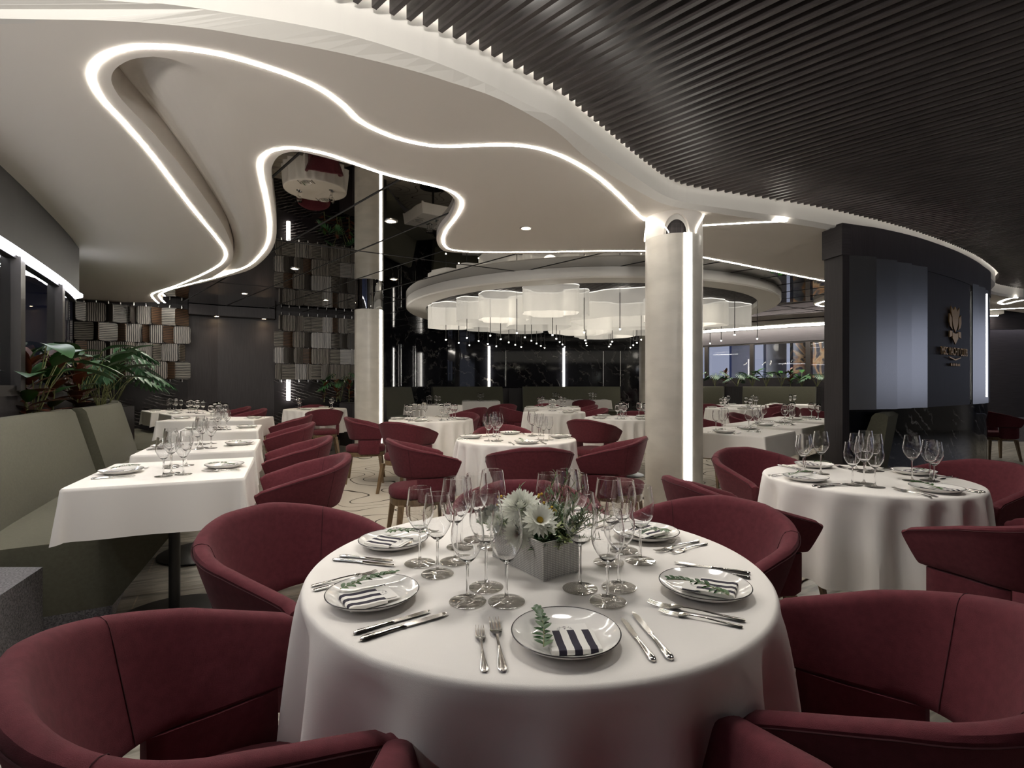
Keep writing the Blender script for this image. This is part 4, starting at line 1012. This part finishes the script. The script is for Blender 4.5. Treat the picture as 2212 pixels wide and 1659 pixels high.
def round_set(x, y, R, angs, gangs, desc, seedn, folds=15, detail=None, near=True, hem=.36, ng=3, rp=None):
    o = new_obj('tablecloth', round_cloth(R, seedn, folds, hem), M['cloth'], loc=(x, y, TZ)); tag(o, 'white floor-length cloth on ' + desc if False else 'white draped cloth covering ' + desc, 'tablecloth')
    table_under(x, y, 0, 'round', R, R, 'black pedestal under ' + desc)
    rp = rp or R - .115
    for a in angs:
        a = radians(a); setting(x + rp * cos(a), y + rp * sin(a), a + pi, desc, detail)
    for a in gangs:
        a = radians(a); q = (R - .13) * .72; trio(x + q * cos(a), y + q * sin(a), a + pi / 2, desc, near, ng)
def sq_set(x, y, deg, sx, sy, desc, seedn, detail=None, near=True, drop=.228, ng=3, seats=((-1, 0), (1, 0)), poles=((0, 0),)):
    rz = radians(deg); c, s = cos(rz), sin(rz)
    o = new_obj('tablecloth', sq_cloth(sx, sy, drop, seedn), M['cloth'], loc=(x, y, TZ)); o.rotation_euler = (0, 0, rz); tag(o, 'white square-cornered cloth covering ' + desc, 'tablecloth')
    table_under(x, y, rz, 'sq', sx, sy, 'black pedestal under ' + desc, poles)
    for ux, uy in seats:
        lx, ly = (ux * (sx / 2 - .125), uy) if ux in (-1, 1) else (ux, uy * (sy / 2 - .125))
        ang = rz + (atan2(0, -ux) if ux in (-1, 1) else atan2(-uy, 0))
        setting(x + lx * c - ly * s, y + lx * s + ly * c, ang, desc, detail)
    for gy in (-.16, .14):
        gx = .02 if gy < 0 else -.02; trio(x + gx * c - gy * s, y + gx * s + gy * c, rz + (.3 if gy < 0 else 2.8), desc, near, ng)
# ================================================================ TABLES
D1 = 'the large round table in the foreground'
R1 = (.060, 1.3577, .5636)
o = new_obj('tablecloth', round_cloth(R1[2], 21, 17, .36), M['cloth'], loc=(R1[0], R1[1], TZ)); tag(o, 'white draped cloth covering ' + D1, 'tablecloth')
table_under(R1[0], R1[1], 0, 'round', R1[2], R1[2], 'black pedestal under ' + D1)
for px, py in ((1222, 1370), (805, 1283), (1522, 1266), (850, 1168), (1395, 1150)):
    x, y = W(px, py, .803); setting(x, y, atan2(R1[1] - y, R1[0] - x), D1)
setting(R1[0] + .03, R1[1] + .445, -pi / 2 - .05, D1)
for px, py, k in ((1010, 1301, 'short'), (1094, 1301, 'short'), (1050, 1270, 'tall'), (1253, 1273, 'tall'), (1313, 1301, 'short'), (1337, 1270, 'short'), (907, 1218, 'short'), (945, 1241, 'short'), (983, 1214, 'tall'), (1383, 1213, 'short'), (1315, 1216, 'tall'), (1347, 1190, 'short')):
    x, y = W(px, py, TZ); glass(x, y, k, D1)
for dx, dy, k in ((-.115, .117, 'tall'), (-.165, .185, 'short'), (-.205, .115, 'short'), (.095, .117, 'tall'), (.045, .19, 'short'), (.132, .185, 'short')):
    glass(R1[0] + dx, R1[1] + dy * 1.0, k, D1)
D2 = 'the middle round table behind the foreground table'
round_set(.035, 4.425, .502, (-78, 10, 98, 178), (-130, -35, 52, 140), D2, 31, 19)
D3 = 'the round table beside the left column'
round_set(-1.065, 6.88, .544, (-99, -15, 75, 185), (-140, -50, 30, 120), D3, 32, 19, near=False)
D4 = 'the round table left of the front column'
round_set(1.503, 7.15, .506, (-150, -60, 30, 120), (-105, -15, 75), D4, 33, 19, near=False)
D5 = 'the round table by the striped screens and planter'
round_set(-3.645, 9.7, .55, (-90, 90), (0, 180), D5, 34, 19, near=False, ng=2)
D6 = 'the round table at the right, before the curved wall'
round_set(1.732, 2.568, .4517, (-75, 18, 100, 192), (235, 145, 55, -28), D6, 35, 16, detail=True)
D7 = 'the farthest middle round table in front of back banquettes'
round_set(.797, 10.33, .55, (-90, 0, 90, 180), (45, 135), D7, 36, 19, near=False)
D8 = 'the second farthest middle round table, nearer than its twin'
round_set(.695, 8.65, .51, (-60, 30, 150), (90,), D8, 37, 19, near=False)
D9 = 'the nearer round table right of the front column'
round_set(4.21, 9.95, .50, (-90, 30, 150), (-150, -30), D9, 38, 19, near=False)
D10 = 'the farther round table right of the front column'
round_set(4.92, 11.27, .55, (-90, 90), (0, 180), D10, 39, 19, near=False)
Q1 = 'the nearest table along the left banquette'
sq_set(-1.80, 2.79, 23, .72, .80, Q1, 51, detail=True)
Q2 = 'the second nearest table along the left banquette'
sq_set(-2.28, 3.87, 23, .72, .80, Q2, 52)
Q3 = 'the third table along the left banquette'
sq_set(-3.0, 5.40, 23, .72, .80, Q3, 53)
Q4 = 'the fourth table along the left banquette'
sq_set(-3.90, 6.95, 8, 1.15, .80, Q4, 54, near=False, seats=((-1, 0), (1, 0)))
Q5 = 'the fifth table along the left banquette, near the striped screens'
sq_set(-5.0, 8.25, 45, .80, .80, Q5, 55, near=False)
Q6 = 'the last table in the left corner under the striped screens'
sq_set(-5.85, 9.05, 45, .80, .80, Q6, 56, near=False)
Q7 = 'the square table just right of the front column'
sq_set(2.2, 5.13, 45, .82, .82, Q7, 57)
Q8 = 'the second square table right of the front column'
sq_set(2.99, 5.98, 45, .82, .82, Q8, 58)
Q9 = 'the third square table right of the front column'
sq_set(3.80, 6.87, 45, .82, .82, Q9, 59, near=False)
Q10 = 'the square table below the far right window'
sq_set(6.3, 11.75, -35, 1.0, .8, Q10, 60, near=False, ng=2)
Q11 = 'the left table of the pair at the central back banquette'
sq_set(1.25, 15.0, 0, .95, .8, Q11, 61, near=False)
Q12 = 'the right table of the pair at the central back banquette'
sq_set(2.3, 15.0, 0, .95, .8, Q12, 62, near=False)
Q13 = 'the square table before the left back banquette'
sq_set(-1.75, 11.6, 35, .95, .95, Q13, 63, near=False)
Q14 = 'the back table at the left centre banquette'
sq_set(-.85, 14.2, 5, 1.0, .8, Q14, 64, near=False, ng=2)
# ================================================================ CHAIRS
chair(.115, .645, 96, 'burgundy chair nearest the viewer, only its two arm tips showing at the bottom')
chair(-.542, .925, 38, 'large burgundy chair at the lower left of the foreground table')
chair(-.66, 1.67, -22, 'burgundy chair at the left rear of the foreground table')
chair(.05, 2.03, -90, 'burgundy chair behind the foreground table, seen through the wine glasses')
chair(.62, 1.77, 210, 'burgundy chair at the right rear of the foreground table')
chair(.73, 1.01, 148, 'large burgundy chair at the lower right of the foreground table')
chair(.125, 3.70, 97, 'burgundy chair with its back to the viewer before the middle round table')
chair(-.70, 4.08, 22, 'burgundy chair at the left of the middle round table')
chair(.81, 4.22, 160, 'burgundy chair at the right of the middle round table')
chair(-.08, 5.16, -80, 'burgundy chair on the far side of the middle round table')
chair(-1.22, 6.02, 66, 'burgundy chair with its back to the viewer, before the table beside the left column')
chair(-1.87, 6.72, 12, 'burgundy chair just in front of the left column')
chair(-.78, 7.62, -112, 'burgundy chair on the far side of the table beside the left column')
chair(.98, 6.40, 54, 'burgundy chair with its back to the viewer, left of the front column')
chair(1.85, 7.90, -110, 'burgundy chair behind the table left of the front column')
chair(-3.22, 8.98, 115, 'burgundy chair with its back to the viewer at the table by the planter')
chair(-3.95, 10.42, -72, 'burgundy chair on the far side of the table by the planter')
chair(1.56, 3.22, -74, 'burgundy chair at the left rear of the right round table')
chair(.98, 2.37, 12, 'burgundy chair at the left front of the right round table')
chair(2.40, 2.78, 197, 'burgundy chair at the right rear of the right round table')
chair(1.87, 1.90, 104, 'burgundy chair at the right edge of the photo, before the right round table')
for (x, y, d), nm in zip(((-1.22, 3.04, 203), (-1.70, 4.12, 203), (-2.42, 5.66, 203), (-3.02, 7.15, 195)), ('nearest', 'second nearest', 'third nearest', 'farthest')):
    chair(x, y, d, '%s burgundy chair in the row facing the left banquette' % nm)
chair(-4.45, 8.85, 222, 'burgundy chair behind the fourth banquette table, partly seen at its right')
chair(-5.15, 9.7, 222, 'burgundy chair in the left corner, partly hidden by wine glasses')
chair(-.75, 9.6, 140, 'burgundy chair with its side turned, before the left back banquette')
chair(-.2, 11.3, 110, 'dark burgundy chair between the left back banquette and middle tables')
chair(.05, 9.7, 20, 'burgundy chair left of the farthest middle round tables')
chair(1.45, 10.55, 190, 'burgundy chair right of the farthest middle round table')
chair(1.38, 9.05, 195, 'burgundy chair right of the second farthest middle round table')
chair(.75, 11.15, -90, 'burgundy chair behind the farthest middle round table')
chair(1.95, 14.2, 90, 'burgundy chair with its back to the viewer at the central back tables')
chair(2.45, 6.52, -45, 'burgundy chair right of the front column, across from the second square table')
chair(3.42, 7.55, -45, 'burgundy chair across from the third square table, behind wine glasses')
chair(4.15, 10.8, -85, 'burgundy chair between the two round tables right of the column')
chair(5.05, 10.1, 190, 'burgundy chair at the right of the nearer far round table')
chair(5.72, 11.05, 50, 'burgundy chair facing the table below the far right window')
chair(5.35, 9.1, 10, 'burgundy chair just left of the curved dark wall in the distance')
chair(7.95, 8.6, -10, 'burgundy chair beyond the curved dark wall at the far right edge')
# ================================================================ BANQUETTES
def banquette(path, w, label, top=1.03, seat=True, front=.55, lean=.16, th=.13):
    # path: line where backrest meets seat, travel keeps the seat on the right-hand side
    p = smooth_path(path, 4) if len(path) > 2 else [Vector((*q, 0)) for q in seg_(path[0], path[1], 6)]
    t = thing('banquette', (0, 0, 0), 0, label, 'banquette'); bm = B()
    fr_, tf, tb, bb = offset(p, 0), offset(p, lean), offset(p, lean + th), offset(p, th + .04)
    tf2, tb2 = offset(p, lean + .03), offset(p, lean + th - .03)
    loft(bm, [[(a[0], a[1], .42), (b[0], b[1], top - .03), (b2[0], b2[1], top), (c2[0], c2[1], top), (c[0], c[1], top - .03), (d[0], d[1], .0)] for a, b, b2, c2, c, d in zip(fr_, tf, tf2, tb2, tb, bb)])
    new_obj('backrest', bm, M['olive'], t)
    if seat:
        s0, s1, s1b, s2 = offset(p, .05), offset(p, -front), offset(p, -front - .02), offset(p, -front + .25)
        bm = B(); loft(bm, [[(a[0], a[1], .45), (b[0], b[1], .45), (b3[0], b3[1], .435), (c[0], c[1], .09), (a[0], a[1], .09)] for a, b, b3, c in zip(s0, s1, s1b, s2)])
        new_obj('seat', bm, M['olive'], t)
        bm = B(); q0, q1 = offset(p, .05), offset(p, -front + .25)
        loft(bm, [[(a[0], a[1], 0), (b[0], b[1], 0), (b[0], b[1], .089), (a[0], a[1], .089)] for a, b in zip(q0, q1)]); new_obj('plinth', bm, M['stone'], t)
    return t
banquette([(-2.55, 2.47), (-2.83, 2.95), (-3.28, 3.84), (-3.72, 4.70)], .5, 'olive green banquette at the left edge, nearest the viewer', front=.78)
banquette([(-3.74, 4.84), (-4.05, 5.55), (-4.5, 6.3)], .5, 'olive green banquette section behind the nearest one on the left', front=.62)
banquette([(-4.6, 6.42), (-5.2, 7.2), (-6.2, 8.2), (-7.1, 9.0)], .5, 'olive green banquette in the left corner behind the plants', front=.55)
bm = B()
loft(bm, [[(-3.1, .2, 0), (-1.35, .2, 0), (-1.35, .2, .40), (-3.1, .2, .40)], [(-3.9, 2.43, 0), (-2.18, 2.43, 0), (-2.18, 2.43, .40), (-3.9, 2.43, .40)]])
tag(new_obj('granite_block', bm, M['stone'], smooth=False), 'grey granite block at the lower left corner, before the banquette', 'stone block')
banquette([(-3.0, 10.6), (-3.05, 12.1), (-2.85, 13.6)][::-1], .5, 'olive banquette at the left end of the black marble wall', top=1.17) if False else None
banquette([(-3.05, 11.2), (-2.98, 12.8), (-2.6, 14.3)], .5, 'olive banquette just right of the left column', top=1.17)
banquette([(-2.2, 15.0), (-1.0, 15.75), (-.25, 16.0)], .5, 'olive back banquette at the left centre of the marble wall', top=1.17)
banquette([(.35, 16.1), (1.8, 16.2), (3.35, 16.1)], .5, 'olive back banquette at the right centre of the marble wall', top=1.17)
banquette([(4.75, 13.9), (5.35, 13.4)], .5, 'olive banquette immediately right of the front column, far back', top=1.19)
banquette([(5.75, 13.1), (6.6, 12.55), (7.05, 12.2)], .5, 'olive banquette under the far right window plants', top=1.19)
banquette([(3.35, 5.15), (4.35, 6.2), (5.2, 7.1)][::-1], .5, 'olive banquette end beside the dark veneer post', top=.97, front=.5)
bm = B(); wallstrip(bm, [(-2.3, 15.2), (-.1, 16.5), (.6, 16.6), (3.4, 16.6)], 0, 1.12); struct('trim_11', bm, M['wood'], label='dark veneer ledge between the back banquettes')
# ================================================================ FLOWERS ON THE FOREGROUND TABLE
nc = W(1173, 1256.5, TZ); A1 = radians(35.3); u_ = Vector((cos(A1), sin(A1), 0)); v_ = Vector((-sin(A1), cos(A1), 0))
w1_, w2_, hh = .112, .215, .088
cc = Vector((nc[0], nc[1], 0)) + u_ * w1_ / 2 + v_ * w2_ / 2
bm = B(); rr = []
def rect(a, b, z): return [(x * a / 2, y * b / 2, z) for x, y in ((-1, -1), (1, -1), (1, 1), (-1, 1))]
loft(bm, [rect(w1_ - .012, w2_ - .012, .012), rect(w1_ - .010, w2_ - .010, hh), rect(w1_, w2_, hh), rect(w1_, w2_, 0), rect(w1_ - .012, w2_ - .012, 0)][::-1], caps=False)
bm.faces.new([bm.verts.new(p) for p in rect(w1_ - .004, w2_ - .004, .0005)])
fb = new_obj('flower_box', bm, M['woven'], smooth=False, loc=(cc[0], cc[1], TZ + .0006)); fb.rotation_euler = (0, 0, A1)
tag(fb, 'square grey woven box holding the flowers on the foreground table', 'planter box')
fa = thing('flower_arrangement', (cc[0], cc[1], TZ + .02), 0, 'white dahlias with cream and green foliage in the grey woven box', 'flower arrangement')
random.seed(11)
bm = B(); loft(bm, [[(x * cos(A1) - y * sin(A1), x * sin(A1) + y * cos(A1), z) for x, y, z in rect(w1_ - .02, w2_ - .02, zz)] for zz in (.0, .055)]); new_obj('moss', bm, M['dleaf'], fa, smooth=False)
def dahlia(px, py, D, r, tilt, full=True):
    x, z = (px - CX) * D / F_, CZ - (py - CY) * D / F_
    o = thing('dahlia', (x - cc[0], D - cc[1], z - TZ - .02)); o.parent = fa; o.rotation_euler = tilt
    bm = B(); layers = 9 if full else 4
    for L in range(layers):
        n = 20 - L; el = radians(4 + 78 * (L / (layers - 1 if full else 6)) ** .9)
        for k in range(n):
            a = 2 * pi * (k + .5 * (L % 2)) / n + random.uniform(-.08, .08)
            d = Vector((cos(a) * cos(el), sin(a) * cos(el), sin(el)))
            leaf_face(bm, Vector((cos(a), sin(a), 0)) * .003 + Vector((0, 0, -.006 + .001 * L)), d, Vector((0, 0, 1)) if el < 1.2 else Vector((-cos(a), -sin(a), .2)), r * (1 - .055 * L) * random.uniform(.93, 1.05), r * .13, bend=-.12)
    new_obj('petals', bm, M['petal'], o)
    bm = B(); lathe(bm, [(0, -.004), (r * .2, -.002), (r * .17, .006), (0, r * .16)], 12, cap=False)
    new_obj('flower_centre', bm, M['pollen'] if not full else M['cleaf'], o)
dahlia(1125, 1098, 1.31, .054, (radians(38), radians(-5), 0)); dahlia(1166, 1124, 1.24, .042, (radians(50), radians(10), 0), False)
dahlia(1082, 1130, 1.38, .042, (radians(35), radians(-30), 0)); dahlia(1122, 1152, 1.28, .040, (radians(70), radians(-20), 0)); dahlia(1196, 1106, 1.35, .034, (radians(30), radians(20), 0), False); dahlia(1060, 1112, 1.47, .036, (radians(20), radians(-30), 0))
def spray(name, n, base_box, L0, L1, lw, mats, lean, leafn, seedn, up=(.2, 1.0), rosemary=False):
    random.seed(seedn); bm = B()
    for i in range(n):
        bx, by = random.uniform(*base_box[0]), random.uniform(*base_box[1]); p0 = Vector((bx * cos(A1) - by * sin(A1), bx * sin(A1) + by * cos(A1), .05))
        d = Vector((random.uniform(*lean[0]), random.uniform(*lean[1]), random.uniform(*up))).normalized(); L = random.uniform(L0, L1)
        pts = [p0 + d * (L * u) + Vector((0, 0, -.35 * L * u * u * (1 - d.z))) for u in [k / 6 for k in range(7)]]
        tube(bm, pts, .0008, 4, mi=0)
        for k in range(leafn):
            u = .15 + .85 * k / leafn; q = p0.lerp(pts[-1], u); q = pts[min(5, int(u * 6))].lerp(pts[min(6, int(u * 6) + 1)], u * 6 % 1)
            a = random.uniform(0, 6.28); dd = (d * .8 + Vector((cos(a), sin(a), random.uniform(-.1, .7))) * .9).normalized()
            leaf_face(bm, q, dd, Vector((0, 0, 1)), lw[0] * random.uniform(.7, 1.15), lw[1], 1 + (random.random() < .35) * (len(mats) > 2), seg_=3)
    tag(new_obj(name, bm, mats, fa), None)
spray('rosemary_sprigs', 34, ((0, .045), (-.09, .03)), .09, .19, (.018, .0014), [M['stem'], M['sleaf'], M['dleaf']], ((.2, 1.1), (-.5, .5)), 26, 3, (.35, 1.0))
spray('olive_branches', 20, ((-.03, .05), (-.1, .06)), .06, .13, (.022, .0042), [M['stem'], M['sleaf'], M['gleaf']], ((-.2, 1.0), (-.7, .4)), 10, 4, (.3, 1.0))
spray('cream_leaves', 14, ((.0, .05), (-.095, -.01)), .04, .075, (.026, .0055), [M['stem'], M['cleaf'], M['petal']], ((-.3, .8), (-1, -.2)), 9, 5, (.1, .7))
spray('dark_foliage', 34, ((-.045, .05), (-.1, .1)), .03, .07, (.02, .003), [M['stem'], M['dleaf'], M['gleaf']], ((-.8, .8), (-.8, .8)), 12, 6, (.1, .8))
spray('fine_green_stems', 8, ((-.05, 0), (-.02, .1)), .06, .12, (.016, .0034), [M['stem'], M['sleaf'], M['cleaf']], ((-1, -.1), (-.4, .5)), 9, 8, (.4, 1.0))
bm = B()
for px, py, D in ((1083, 1072, 1.4), (1090, 1078, 1.4), (1163, 1073, 1.36), (1170, 1067, 1.36), (1175, 1086, 1.34), (1185, 1100, 1.32), (1192, 1096, 1.32), (1164, 1069, 1.37), (1078, 1090, 1.42)):
    x, z = (px - CX) * D / F_, CZ - (py - CY) * D / F_; bmesh.ops.create_icosphere(bm, subdivisions=1, radius=.0042, matrix=Matrix.Translation((x - cc[0], D - cc[1], z - TZ - .02)))
new_obj('chamomile_buds', bm, M['pollen'], fa)
# ================================================================ POTTED PLANTS BEHIND THE BANQUETTES
def rubber_plant(x, y, z, seedn, label, h=.42, nl=26, red=True, group=None, sc=1.0):
    random.seed(seedn); t = thing('rubber_plant', (x, y, z), random.uniform(0, 6), label, 'plant', group)
    bm = B(); tube(bm, [(0, 0, 0), (.02, .01, h * .5 * sc), (.0, .02, h * sc)], [.008, .007, .004], 6); new_obj('stem', bm, M['stem'], t)
    bm = B()
    for i in range(nl):
        u = .12 + .88 * i / nl; a = i * 2.4 + random.uniform(-.3, .3); el = radians(15 + 50 * u + random.uniform(-12, 12)); L = (.20 - .07 * u) * random.uniform(.85, 1.2) * sc
        leaf_face(bm, Vector((0, .01, h * u * sc)), Vector((cos(a) * cos(el), sin(a) * cos(el), sin(el))), Vector((0, 0, 1)), L, L * .21, 0 if random.random() < (.75 if red else .12) else 1, bend=.22, seg_=6)
    new_obj('leaves', bm, [M['rleaf'], M['gleaf']], t)
def monstera(x, y, z, seedn, label, h=.5, nl=10, group=None, sc=1.0, lean=(0, 0)):
    random.seed(seedn); t = thing('monstera_plant', (x, y, z), 0, label, 'plant', group); bs = B(); bl = B()
    for i in range(nl):
        a = 6.28 * i / nl + random.uniform(-.4, .4); hh_ = h * random.uniform(.6, 1.05) * sc; rr_ = random.uniform(.12, .34) * sc
        tip = Vector((cos(a) * rr_ + lean[0], sin(a) * rr_ + lean[1], hh_)); tube(bs, [(0, 0, 0), tip * .5 + Vector((0, 0, hh_ * .18)), tip], .004, 5)
        d = Vector((cos(a), sin(a), -.55)).normalized(); side = d.cross(Vector((0, 0, 1))).normalized(); L = random.uniform(.22, .30) * sc
        nf = 7                                        # split leaf: separate fingers either side of the midrib
        for k in range(nf):
            u = k / (nf - 1)
            for s_ in (-1, 1):
                dd = (d * (.25 + .9 * u) + side * s_ * (1.05 - .75 * u)).normalized(); leaf_face(bl, tip + d * L * .80 * u, dd, Vector((0, 0, 1)), L * (.62 - .30 * abs(u - .35)), L * .065, bend=.25, seg_=4)
        leaf_face(bl, tip, d, Vector((0, 0, 1)), L * 1.15, L * .05, bend=.1)
    new_obj('stems', bs, M['stem'], t); new_obj('leaves', bl, [P('monstera_leaf_%d' % seedn, (.045, .13, .055), .42, noise=.35, nscale=12)], t)
def broad(x, y, z, seedn, label, h=.45, nl=13, group=None, sc=1.0):
    random.seed(seedn); t = thing('broad_leaf_plant', (x, y, z), 0, label, 'plant', group); bs = B(); bl = B()
    for i in range(nl):
        a = 2.4 * i + random.uniform(-.3, .3); hh_ = h * random.uniform(.5, 1) * sc; tip = Vector((cos(a) * .15 * sc, sin(a) * .15 * sc, hh_))
        tube(bs, [(0, 0, 0), tip * .55 + Vector((0, 0, .05)), tip], .004, 5); el = radians(random.uniform(-5, 40))
        L = random.uniform(.20, .30) * sc; leaf_face(bl, tip, Vector((cos(a) * cos(el), sin(a) * cos(el), sin(el))), Vector((0, 0, 1)), L, L * .23, bend=.35, seg_=7)
    new_obj('stems', bs, M['stem'], t); new_obj('leaves', bl, M['gleaf'], t)
def trough(path, w, z0, z1, label):
    p = smooth_path(path, 4) if len(path) > 2 else [Vector((*q, 0)) for q in path]
    t = thing('plant_trough', (0, 0, 0), 0, label, 'planter'); bm = B(); slabpath(bm, p, w, z0, z1); new_obj('casing', bm, M['wood'], t, smooth=False)
    bm = B(); slabpath(bm, p, w - .05, z1, z1 + .012); new_obj('soil', bm, M['soil'], t, smooth=False)
TP = [(q[0], q[1]) for q in offset(smooth_path([(-2.3, 2.0), (-2.83, 2.95), (-3.28, 3.84), (-3.72, 4.70), (-4.05, 5.45), (-4.5, 6.3), (-4.95, 7.1), (-5.2, 7.7)], 3), .385)]
trough(TP, .17, .0, .93, 'dark veneer plant trough behind the left banquettes')
kinds = {'r': rubber_plant, 'm': monstera, 'b': broad}
LP = [('b', 75, 3.95, 'broad green leaved plant by the left window post', .42), ('r', 62, 3.7, 'dark red rubber plant nearest the left window post', .34), ('r', 112, 4.05, 'dark red rubber plant in the middle of the left trough', .36), ('r', 165, 4.4, 'dark red rubber plant above the end of nearest banquette', .34),
      ('b', 170, 5.0, 'broad glossy green plant behind the red rubber plants', .46), ('b', 215, 5.3, 'large broad green plant in the middle of the left trough', .44), ('m', 225, 5.5, 'tall split leaf plant leaning right over the banquette', .50), ('m', 246, 6.0, 'drooping split leaf plant at the right end of the left trough', .40)]
for i, (k, px, D, lb, h) in enumerate(LP):
    q_, _a = wallpoint(TP, px, 0); x, D = q_[0], q_[1]; kinds[k](x, D, .935, 100 + i, lb, h=h * 1.1, sc=1.38)
trough([(-3.35, 10.55), (-2.85, 11.3)], .4, .0, .86, 'dark veneer plant trough left of the left column')
for i, (k, px, D, lb) in enumerate((('r', 700, 10.6, 'red leaved rubber plant at the left of the trough by the column'), ('r', 727, 10.75, 'red leaved rubber plant in the middle of the trough by the column'), ('r', 754, 10.9, 'red leaved rubber plant touching the left column'), ('m', 735, 10.9, 'split leaf plant standing above the red plants by the column'))):
    x = (px - CX) * D / F_; kinds[k](x, D, .88, 200 + i, lb, h=.42 if k == 'r' else .62, nl=14 if k == 'r' else 5)
trough([(4.75, 14.55), (6.0, 13.55), (7.45, 12.6)], .35, .0, 1.17, 'dark veneer plant trough under the far right window')
for i, (k, px, lb) in enumerate((('m', 1545, 'split leaf plant beside the front column in the far window trough'), ('r', 1568, 'dark plant second from left in the far window trough'), ('m', 1592, 'thin split leaf plant with arching stems in the far window trough'), ('b', 1625, 'broad leaf plant under the middle window post'), ('b', 1655, 'broad leaf plant right of the middle window post'), ('b', 1688, 'broad leaf plant before the pale outside panel'), ('r', 1708, 'dark red plant left of the agate slab'), ('b', 1732, 'tall broad leaf plant before the agate slab'), ('m', 1765, 'large split leaf plant hanging over the far banquette end'), ('r', 1795, 'dark red plant touching the veneer post in the distance'))):
    q, a = wallpoint([(4.4, 14.8), (6.0, 13.5), (7.6, 12.5), (9, 11.6)], px, 0); kinds[k](q[0], q[1], 1.18, 300 + i, lb, h=.40 if k != 'b' else .38, nl={'r': 16, 'm': 6, 'b': 9}[k])
# chandelier's own lamps hang inside the drums
for x, y, e in ((.58, 7.98, 10), (1.85, 8.75, 16), (-.2, 8.7, 9), (3.3, 9.4, 12), (1.3, 10.0, 14), (-1.1, 9.7, 8), (2.3, 11.0, 14)):
    l = bpy.data.lights.new('drum_lamp', 'POINT'); l.energy = e * .65; l.color = (1, .93, .82); l.shadow_soft_size = .12
    o = bpy.data.objects.new('drum_lamp', l); COL.objects.link(o); o.location = (x, y, 2.52)
# ================================================================ LEFT-TO-RIGHT LABELS FOR EVERYTHING LAID ON THE TABLES
groups = {}
for o, td, txt, cat in REG: groups.setdefault((td, txt), []).append((o.location.x / o.location.y, o, cat))
for (td, txt), L in groups.items():
    L.sort(key=lambda q: q[0])
    for i, (_, o, cat) in enumerate(L):
        short = td
        wd = (ordw(i, len(L)) if len(L) > 1 else 'single')
        lab = '%s, %s on %s' % (txt, wd, short)
        ws = lab.split()
        if len(ws) > 16: lab = ' '.join((lab.replace('folded navy and white striped', 'navy striped').replace('small white menu card with laurel wreath', 'white menu card').replace(' with dark rim', '').replace(' empty', '').replace('green olive leaf', 'olive').replace('larger steel', 'larger').replace('smaller steel', 'smaller')).split())
        if len(lab.split()) > 16: lab = lab.replace(' from left', '').replace(', nearer than its twin', '').replace(', near the striped screens', '').replace(' in front of back banquettes', '').replace(' behind the foreground table', '')
        tag(o, lab, cat, cat + ' set on the tables')
